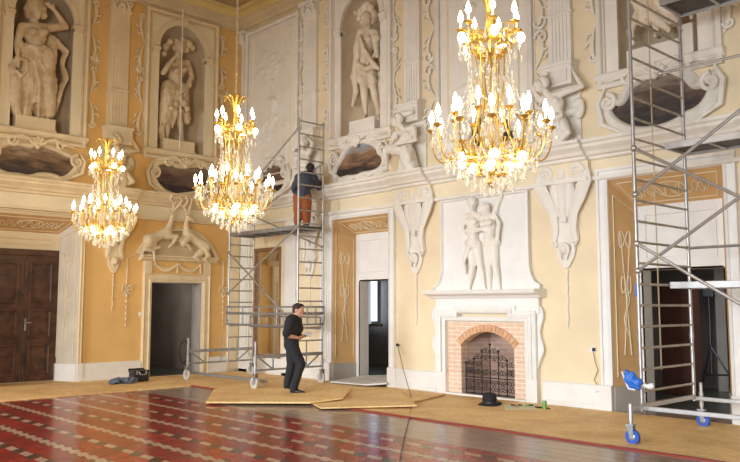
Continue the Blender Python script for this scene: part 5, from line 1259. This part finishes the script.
# rope hanging beside the near scaffold, cord before the statue, thin rod leaning in front
p0 = V(X0+.03, -1.50, 6.6); 
mb = MB(); mb.tube([V(X0-.06, -1.62, 9.4), V(X0-.06, -1.60, 5.0), V(X0-.06, -1.58, .85)], .009, 6); solo('rope', mb, M['chain'], 'thin grey rope hanging straight down behind the near scaffold ladder', 'rope', (X0-.06, -1.58, .85), None, smooth=True)
a = PW('L', 179.5, 152, .25)
mb = MB(); mb.tube([V(a.x, -.25, 9.22), V(a.x, -.25, 5.60)], .013, 6); solo('hanging_cord', mb, M['white'], 'white cord hanging down in front of the statue above the pedimented doorway', 'cord', (a.x, -.25, 5.6), 'L', smooth=True)
q0 = PW('R', 397.5, 345, .06); q1 = FL(412, 401); q2 = FL(398, 470)
mb = MB(); mb.tube([q0, q0.lerp(q1, .5)+V(0, 0, -.03), q1+V(0, 0, .02), q1.lerp(q2, .3)+V(0.02, 0, -q1.lerp(q2, .3).z+.012), q1.lerp(q2, .7)+V(0, 0, -q1.lerp(q2, .7).z+.012), q2+V(0, 0, .012)], .007, 6); mb.ball(q0, .035)
solo('electric_cable', mb, M['blackplastic'], 'thin black cable running from the wall right of the open doorway across the floor', 'cable', (q1.x, q1.y, 0), None, smooth=True)
# blue bag and white rag on the near scaffold
w_ = lambda x, y, yy: hit(x, y, 1, yy)
h = w_(634, 380, YA-.05)
t = thing('blue_bag', 'crumpled blue and white plastic bag hanging on the post of the near scaffold', 'bag', h, None)
fuse('bag_body', [('c', h+V(-.08, 0, .08), .05, h+V(.03, 0, -.06), .07, .6), ('c', h+V(-.06, -.02, .0), .06, h+V(.06, 0, -.02), .05), ('c', h+V(-.11, 0, .04), .04, h+V(-.02, -.02, .06), .05), ('e', h+V(-.02, 0, -.07), (.07, .04, .05))], M['bluebag'], t, .008, 1, fold=.04, fscale=.05)
fuse('white_rim', [('t', [h+V(-.15, -.02, .10), h+V(-.10, -.03, -.03), h+V(-.06, -.03, -.11), h+V(.03, -.03, -.12)], .014, 1.0)], M['white'], t, .007, 1)
h = w_(648, 386, YA+.0)
fuse('cloth_body', [('c', h+V(-.06, 0, .01), .025, h+V(.03, 0, -.01), .035), ('e', h+V(.05, 0, 0), (.035, .03, .04))], M['white'], thing('white_rag', 'small white rag tied to the lowest rungs of the near scaffold', 'rag', h, None), .008, 1, fold=.03, fscale=.04)
# ================================================================== LOOSE THINGS ON THE FLOOR
os1 = MB(); os1.box(0.095, 2.58, -13.5, 0, 0.0, .018); solo('chipboard_strip', os1, M['osb'], 'chipboard floor covering laid along the foot of the orange left wall', 'floor covering', (1.3, -6, 0), None, 'chipboard protecting the floor')
os2 = MB(); os2.box(2.58, XR, -2.87, -0.095, 0.0, .018); solo('chipboard_strip', os2, M['osb'], 'chipboard floor covering laid along the foot of the fireplace wall', 'floor covering', (9, -1.4, 0), None, 'chipboard protecting the floor')
mb = MB(); mb.box(2.55, XR, -2.93, -2.87, 0.0, .021); solo('edge_strip', mb, M['red'], 'thin dark red strip edging the chipboard along the fireplace wall', 'edge strip', (9, -2.9, 0))
def board(pts, th, label, m='osb', grp=None):
    P = [FL(x, y, z) for x, y, z in pts]; n = len(P); mb = MB()
    mb.add(P+[p-V(0, 0, th) for p in P], [tuple(range(n)), tuple(range(2*n-1, n-1, -1))]+[(i, (i+1) % n, n+(i+1) % n, n+i) for i in range(n)])
    c = sum(P, V(0, 0, 0))/n
    return solo('loose_board', mb, M[m], label, 'board', (c.x, c.y, 0), None, grp)
gb = 'loose chipboard sheets on the floor'
board([(351, 387.5, .115), (214, 389, .07), (206, 401.5, .06), (310, 401.8, .075), (343, 397.5, .11)], .03, 'loose chipboard sheet lying under the feet side of the walking worker', grp=gb)
board([(330, 392, .045), (310.5, 402, .04), (321, 407.5, .045), (417, 405, .08), (395, 387.5, .08)], .022, 'topmost loose chipboard sheet with a pointed left end', grp=gb)
board([(393, 387.8, .06), (446, 394, .05), (411, 402, .05), (380, 398, .05)], .022, 'loose chipboard sheet reaching toward the left foot of the fireplace', grp=gb)
M['greyboard'] = mat('grey_board', (0.70, 0.68, 0.62), 0.5, var=.2, scale=3)
board([(330, 381.0, .07), (363, 375.5, .13), (387, 374.8, .14), (387, 382.6, .12), (366, 384, .08)], .035, 'grey board lying as a ramp before the open doorway', 'greyboard')
# tool case
c = FL(139.5, 382); t = thing('tool_case', 'open-topped black tool case on the chipboard by the left wall', 'tool case', (c.x, c.y, .018), None)
cx, cy = c.x, c.y
mb = MB(); mb.box(cx-.14, cx+.14, cy-.20, cy+.16, .018, .25); part('body', mb, M['blackplastic'], t, bevel=.02)
mb = MB(); mb.box(cx-.15, cx+.15, cy-.21, cy+.17, .23, .27); mb.box(cx-.15, cx-.11, cy-.21, cy+.17, .25, .30); part('rim', mb, M['blackplastic'], t, bevel=.01)
mb = MB(); mb.tube([(cx+.16, cy-.10, .24), (cx+.19, cy-.08, .18), (cx+.19, cy+.06, .18), (cx+.16, cy+.08, .24)], .014, 8); part('handle', mb, M['steel'], t, smooth=True)
for k in (-1, 1): mb = MB(); mb.box(cx+.14, cx+.16, cy-.03+k*.11-.02, cy-.03+k*.11+.02, .18, .26); part('latch', mb, M['steel'], t)
c = FL(124, 384.5); t = thing('clothes_bundle', 'crumpled blue-grey bundle of clothes beside the black tool case', 'clothes', (c.x, c.y, .018), None)
random.seed(5)
fuse('cloth', [('c', V(c.x+random.uniform(-.1, .1), c.y+random.uniform(-.38, .2), .07), random.uniform(.05, .09), V(c.x+random.uniform(-.1, .1), c.y+random.uniform(-.3, .28), .09), random.uniform(.04, .08)) for _ in range(9)], M['bluegrey'], t, .016, 1, fold=.07, fscale=.08)
# hat
c = FL(490, 405, .018); t = thing('black_hat', 'black brimmed hat lying on the chipboard in front of the fireplace', 'hat', (c.x, c.y, .018), None)
mb = MB(); mb.lathe([(.10, .05), (.17, .035), (.205, .018), (.20, .01), (.16, .02), (.10, .03)], (c.x, c.y, .018), 28, Matrix.Rotation(.12, 3, 'X')); part('brim', mb, M['blackcloth'], t, smooth=True)
mb = MB(); mb.lathe([(.12, .03), (.118, .10), (.112, .17), (.09, .20), (.04, .19), (.01, .185)], (c.x, c.y, .018), 24, Matrix.Rotation(.08, 3, 'X'), sx=1.1); part('crown', mb, M['blackcloth'], t, smooth=True)
mb = MB(); mb.lathe([(.124, .04), (.122, .07)], (c.x, c.y, .018), 24, Matrix.Rotation(.08, 3, 'X'), sx=1.1); part('hat_band', mb, M['blackplastic'], t, smooth=True)
# sheet of paper with small objects
P = [FL(x, y, .018) for x, y in ((503, 404.5), (535, 404.5), (537, 409), (506, 409.5))]
mb = MB(); mb.add([p for p in P]+[p+V(0, 0, .006) for p in P], [(3, 2, 1, 0), (4, 5, 6, 7), (0, 1, 5, 4), (1, 2, 6, 5), (2, 3, 7, 6), (3, 0, 4, 7)])
c = sum(P, V(0, 0, 0))/4; solo('paper_sheet', mb, M['paper'], 'pale yellow paper sheet on the chipboard between the hat and the green tin', 'paper', c)
for i, (x, y, m_) in enumerate(((513, 406, 'blackplastic'), (516, 406.5, 'rust'), (520, 406, 'blackplastic'), (528, 406.4, 'green'), (531, 406.2, 'blackplastic'))):
    p = FL(x, y, .024); mb = MB(); mb.tube([p+V(-.03, 0, .014), p+V(.035, .02*(-1)**i, .016)], [.014, .010], 8); mb.ball(p+V(-.03, 0, .015), .015, 8, 6)
    solo('small_tool', mb, M[m_], ['short black tool at the left end of the paper sheet', 'little reddish tool on the paper sheet', 'short black tool at the middle of the paper sheet', 'little green tool on the paper sheet', 'short black tool at the right end of the paper sheet'][i], 'tool', p, None, 'small tools on the paper sheet', smooth=True)
c = FL(544.5, 409, .018); t = thing('green_tin', 'small green tin standing on the floor right of the fireplace', 'tin', c, None)
mb = MB(); mb.lathe([(.036, 0), (.038, .005), (.038, .115), (.034, .125)], c, 20); part('body', mb, M['green'], t, smooth=True)
mb = MB(); mb.lathe([(.030, .125), (.031, .135), (.005, .137)], c, 20); part('lid', mb, M['alu'], t, smooth=True)
p = FL(540, 408.3, .018); mb = MB(); mb.tube([p+V(-.10, 0, .012), p+V(.02, .02, .014), p+V(.18, .02, .012)], [.012, .014, .010], 8); solo('brush', mb, M['blackplastic'], 'dark brush lying behind the green tin', 'brush', p, None, smooth=True)
# wall socket with trailing wire, light switch
a = PW('R', 593.5, 349.5, 0); t = thing('wall_socket', 'black wall socket with a loose wire right of the fireplace', 'socket', a, 'R')
mb = MB(); mb.box(a.x-.06, a.x+.06, 0, -.02, a.z-.04, a.z+.04); part('plate', mb, M['white'], t, bevel=.006)
mb = MB(); mb.box(a.x-.005, a.x+.05, -.02, -.04, a.z-.03, a.z+.03); part('socket_insert', mb, M['blackplastic'], t, bevel=.004)
mb = MB(); mb.tube([PW('R', x, y, n) for x, y, n in ((593.5, 352, .04), (595, 362, .05), (598, 370, .04), (594, 380, .03), (600, 388, .03), (603, 391, .09), (596, 392, .10))], .006, 5); part('wire', mb, M['frame'], t, smooth=True)
a = PW('L', 140.5, 314, 0); mb = MB(); mb.box(a.x-.05, a.x+.05, 0, -.02, a.z-.05, a.z+.05); mb.box(a.x-.02, a.x+.02, -.02, -.035, a.z-.03, a.z+.03); solo('light_switch', mb, M['white'], 'small white light switch left of the pedimented doorway', 'switch', (a.x, 0, a.z), 'L', bevel=.004)
# things inside the room behind the right doorway
t = thing('tripod_stand', 'black tripod stand inside the dark room behind the near scaffold', 'tripod', (13.0, 2.6, .006), None)
T = hit(712, 378, 1, 2.2); tx, ty = T.x, 2.2
for nm, a, b in (('pole', (tx, ty, .5), (tx, ty, 1.9)),) + tuple(('leg', (tx, ty, 1.0), (tx+.55*math.cos(q), ty+.55*math.sin(q), .02)) for q in (.3, 2.4, 4.5)) + tuple(('strut', (tx, ty, .5), (tx+.28*math.cos(q), ty+.28*math.sin(q), .5)) for q in (.3, 2.4, 4.5)):
    part(nm, bar(a, b, .016), M['blackplastic'], t, smooth=True)
mb = MB(); mb.box(tx-.1, tx+.1, ty-.05, ty+.05, 1.85, 2.05); part('lamp_head', mb, M['blackplastic'], t, bevel=.02)
T = hit(679, 380, 1, 3.0); mb = MB(); mb.box(T.x-.32, T.x+.32, 3.0, 3.3, .01, 2.1); mb.box(T.x-.28, T.x+.28, 2.98, 3.0, .08, 1.0); mb.box(T.x-.28, T.x+.28, 2.98, 3.0, 1.06, 2.04)
M['redbrown'] = mat('red_brown_cabinet', (0.16, 0.06, 0.04), .5, var=.2)
solo('cupboard', mb, M['redbrown'], 'tall red-brown cupboard in the dark room behind the near scaffold', 'cupboard', (T.x, 3.15, .01), None, bevel=.006)
T = hit(703, 380, 1, 2.8); mb = MB(); mb.box(T.x-.30, T.x+.55, 4.2, 4.3, .01, 2.4); mb.box(T.x-.30, T.x+.55, 4.18, 4.3, 2.4, 2.48); solo('partition', mb, M['grey'], 'grey partition beside the red-brown cupboard in the dark room', 'partition', (T.x, 4.2, .01), None)
# hose ring inside the small left doorway
cc_ = hit(184, 352, 0, -.35); mb = MB(); mb.tube([V(cc_.x, cc_.y+.12*math.cos(a), cc_.z+.28*math.sin(a)) for a in [2*PI*i/24 for i in range(24)]], .012, 6, closed=True)
solo('hose_loop', mb, M['blackplastic'], 'dark hose loop hanging inside the right edge of the pedimented doorway', 'hose', cc_, None, smooth=True)
# ================================================================== PEOPLE
def proj(p):
    d = V(*p)-CAM; z = d.dot(fwd); return 370+FPX*d.dot(rgt)/z, 231-FPX*d.dot(upv)/z, z
ROT = math.atan2(rgt.y, rgt.x)
class Body:
    def __init__(s, base, name, label):
        s.x, s.y, s.z = proj(base); s.k = s.z/FPX
        s.t = thing(name, label, 'person', base, None, rz=ROT)
    def p(s, x, y, d=0): return V((x-s.x)*s.k, d, (s.y-y)*s.k)
base = FL(294, 392.5, .09)
B = Body(base, 'person', 'person in black polo shirt and black trousers walking and looking down at his hands')
J = {k: B.p(*v) for k, v in dict(head=(297.6, 311), neck=(293.6, 318.5), sl=(291.0, 321.5, -.19), sr=(294.5, 321, .19), pelvis=(291.0, 343), hipl=(291.0, 345, -.10), hipr=(291.5, 345, .10),
     el=(287.0, 335, -.26), wl=(298.5, 338, -.15), hl=(302.5, 336.8, -.08), er=(294.5, 334.5, .22), wr=(302.5, 337, .08), hr=(305.5, 335.5, .0),
     kl=(301.2, 363.5, -.12), al=(294.2, 387.8, -.10), tl=(301.5, 392.3, -.12), kr=(290.6, 365.5, .10), ar=(286.6, 384.5, .10), tr=(290.5, 390.3, .10)).items()}
E = human(J, .25, (.78, -.42, -.75), muscle=False)
fuse('body', E, M['skin'], B.t, .0105, 2)
def off(e, d): return e
k = .235
sh = [('c', J['sl'], .105, J['sr'], .105), ('c', (J['sl']+J['sr'])/2-V(0, 0, .04), .175, J['pelvis']+V(0, 0, .06), .15), ('c', J['sl']+V(.02, .06, -.15), .135, J['sr']+V(.02, -.06, -.15), .135), ('c', J['sl'], .098, J['sl'].lerp(J['el'], .9), .082), ('c', J['sr'], .098, J['sr'].lerp(J['er'], .9), .082),
      ('c', J['pelvis']+V(0, .06, .05), .125, J['pelvis']+V(0, -.06, .05), .125), ('c', J['neck']-V(0.005, 0, .03), .07, (J['sl']+J['sr'])/2, .10)]
fuse('polo_shirt', sh, M['blackcloth'], B.t, .012, 2, fold=.015, fscale=.1)
tr = [('c', J['pelvis']+V(0, .07, -.02), .145, J['pelvis']+V(0, -.07, -.02), .145)]
for a, b, c_ in (('hipl', 'kl', 'al'), ('hipr', 'kr', 'ar')):
    tr += [('c', J[a], .132, J[b], .094), ('c', J[b], .094, J[c_]+V(0, 0, .0), .072), ('c', J[c_]+V(0, 0, .08), .068, J[c_]+V(0, 0, -.01), .070)]
fuse('trousers', tr, M['blackcloth2'], B.t, .012, 2, fold=.02, fscale=.1)
for a, b in (('al', 'tl'), ('ar', 'tr')):
    d = (J[b]-J[a]); d.z = 0; d.normalize(); gz = J[b].z-.0
    fuse('shoe', [('c', J[a]+V(0, 0, -.03), .052, J[a]+V(0, 0, -.05)-d*.03, .045), ('c', J[a]+V(0, 0, -.045), .045, J[a]+d*.19+V(0, 0, J[b].z-J[a].z+.0), .036), ('c', J[a]+V(0, 0, -.06)-d*.03, .03, J[a]+d*.10+V(0, 0, -.065), .035)], M['blackplastic'], B.t, .009, 1)
h = J['head']
fuse('hair', [('e', h+V(-.022, .01, .055), (.098, .098, .088)), ('e', h+V(-.055, .02, .0), (.066, .085, .085)), ('e', h+V(.035, -.0, .09), (.07, .08, .042)), ('e', h+V(-.01, -.05, .06), (.07, .05, .06))], M['hair'], B.t, .009, 1, fold=.012, fscale=.03)
mb = MB(); hh = (J['hl']+J['hr'])/2+V(.075, 0, .02); mb.obox(hh, (.11, .07, .05), Matrix.Rotation(.4, 3, 'Y')); mb.tube([hh+V(-.02, 0, .02), hh+V(.06, -.02, .05)], .014, 6)
o = solo('held_tool', MB().add([v for v in mb.v], mb.f), M['steel'], 'small grey tool held in the hands of the walking worker', 'tool', base, None, bevel=.008, rz=ROT)
base = V(3.42, -.86, 3.475)
B = Body(base, 'person', 'person in blue-grey shirt and rust trousers standing on the far scaffold, seen from behind')
py = B.y
J = {k: B.p(*v) for k, v in dict(head=(310, 167.5, .12), neck=(308, 174, .05), sl=(298, 177.5, 0), sr=(313.5, 177, 0), pelvis=(302.5, 198, -.04), hipl=(299, 200, -.04), hipr=(306, 200, -.04),
     el=(293, 187, .10), wl=(295, 193, .30), hl=(297, 194, .38), er=(318, 186, .14), wr=(319, 179, .33), hr=(320, 176, .41),
     kl=(298, 217, .0), al=(297.5, py-4.5, -.04), tl=(296.5, py-1.5, .12), kr=(306.5, 217, .02), ar=(306.5, py-4.5, -.02), tr=(308, py-1.5, .14)).items()}
fuse('body', human(J, .235, (.35, .9, .05), muscle=False), M['skin'], B.t, .0105, 2)
fuse('shirt', [('c', J['sl'], .10, J['sr'], .10), ('c', (J['sl']+J['sr'])/2, .17, J['pelvis']+V(0, 0, .06), .15), ('c', J['sl']+V(.07, 0, -.15), .12, J['sr']+V(-.07, 0, -.15), .12), ('c', J['pelvis']+V(-.08, 0, .08), .12, J['pelvis']+V(.08, 0, .08), .12),
     ('c', J['sl'], .095, J['el'], .075), ('c', J['el'], .075, J['el'].lerp(J['wl'], .8), .06), ('c', J['sr'], .095, J['er'], .075), ('c', J['er'], .075, J['er'].lerp(J['wr'], .8), .06)], M['navy'], B.t, .012, 2, fold=.03, fscale=.1)
tr = [('c', J['pelvis']+V(-.09, 0, 0), .135, J['pelvis']+V(.09, 0, 0), .135)]
for a, b, c_ in (('hipl', 'kl', 'al'), ('hipr', 'kr', 'ar')): tr += [('c', J[a], .135, J[b], .10), ('c', J[b], .10, J[c_], .082)]
fuse('trousers', tr, M['rust'], B.t, .012, 2, fold=.03, fscale=.1)
for a, b in (('al', 'tl'), ('ar', 'tr')): fuse('shoe', [('c', J[a]+V(0, -.03, -.05), .045, J[b]+V(0, .03, 0), .036)], M['blackplastic'], B.t, .01, 1)
h = J['head']; fuse('hair', [('e', h+V(-.01, -.03, .04), (.10, .10, .10)), ('e', h+V(0, -.05, -.03), (.08, .07, .08))], M['hair'], B.t, .01, 1, fold=.015, fscale=.03)
# ================================================================== LIGHT AND CAMERA
wd = bpy.data.worlds.new('World'); SC.world = wd; wd.use_nodes = True
bg = wd.node_tree.nodes['Background']; bg.inputs[0].default_value = (1.0, 0.90, 0.78, 1); bg.inputs[1].default_value = WORLD
def area(name, loc, target, sx, sy, power, col):
    L = bpy.data.lights.new(name, 'AREA'); L.shape = 'RECTANGLE'; L.size = sx; L.size_y = sy; L.energy = power; L.color = col
    if name == 'window_and_fill_light': L.spread = math.radians(75)
    o = bpy.data.objects.new(name, L); COL.objects.link(o); o.location = loc
    o.rotation_euler = (Vector(target)-Vector(loc)).to_track_quat('-Z', 'Y').to_euler(); return o
for i, x in enumerate((4, 9, 14, 19)): area('window_and_fill_light', (x, -15.5, 2.9), (x-1, 0, 0.4), 2.2, 4.2, WIN, (0.86, 0.92, 1.0))
def point(loc, p, col, r=.25):
    L = bpy.data.lights.new('chandelier_light', 'POINT'); L.energy = p; L.color = col; L.shadow_soft_size = r
    o = bpy.data.objects.new('chandelier_light', L); COL.objects.link(o); o.location = loc
area('window_and_fill_light', (14, -15.5, 3), (0, -3.5, 1.2), 2.2, 4.2, WIN*.9, (1.0, .93, .82))  # added fill without a window of its own, brightens the left wall
def room_fill_light(loc, p, s): L = area('room_fill_light', loc, (loc[0], loc[1]+.01, 0), s, s, p, (1.0, .93, .85))  # unseen area light added to brighten the side rooms
room_fill_light((4.2, 2.4, 2.9), 22, .6); room_fill_light((12.2, 2.8, 2.9), 16, .6); room_fill_light((-1.6, -1.8, 2.8), 9, .5)
cam = bpy.data.cameras.new('Camera'); co = bpy.data.objects.new('Camera', cam); COL.objects.link(co); SC.camera = co
cam.sensor_width = 36; cam.sensor_fit = 'HORIZONTAL'; cam.lens = 36*FPX/740; cam.clip_end = 100
mt = Matrix((rgt, upv, -fwd)).transposed().to_4x4(); mt.translation = CAM; co.matrix_world = mt
SC.view_settings.view_transform = 'Standard'; SC.view_settings.look = 'None'; SC.view_settings.exposure = 0; SC.view_settings.gamma = 1
SC.cycles.use_denoising = True; SC.cycles.max_bounces = 6; SC.cycles.sample_clamp_indirect = 4
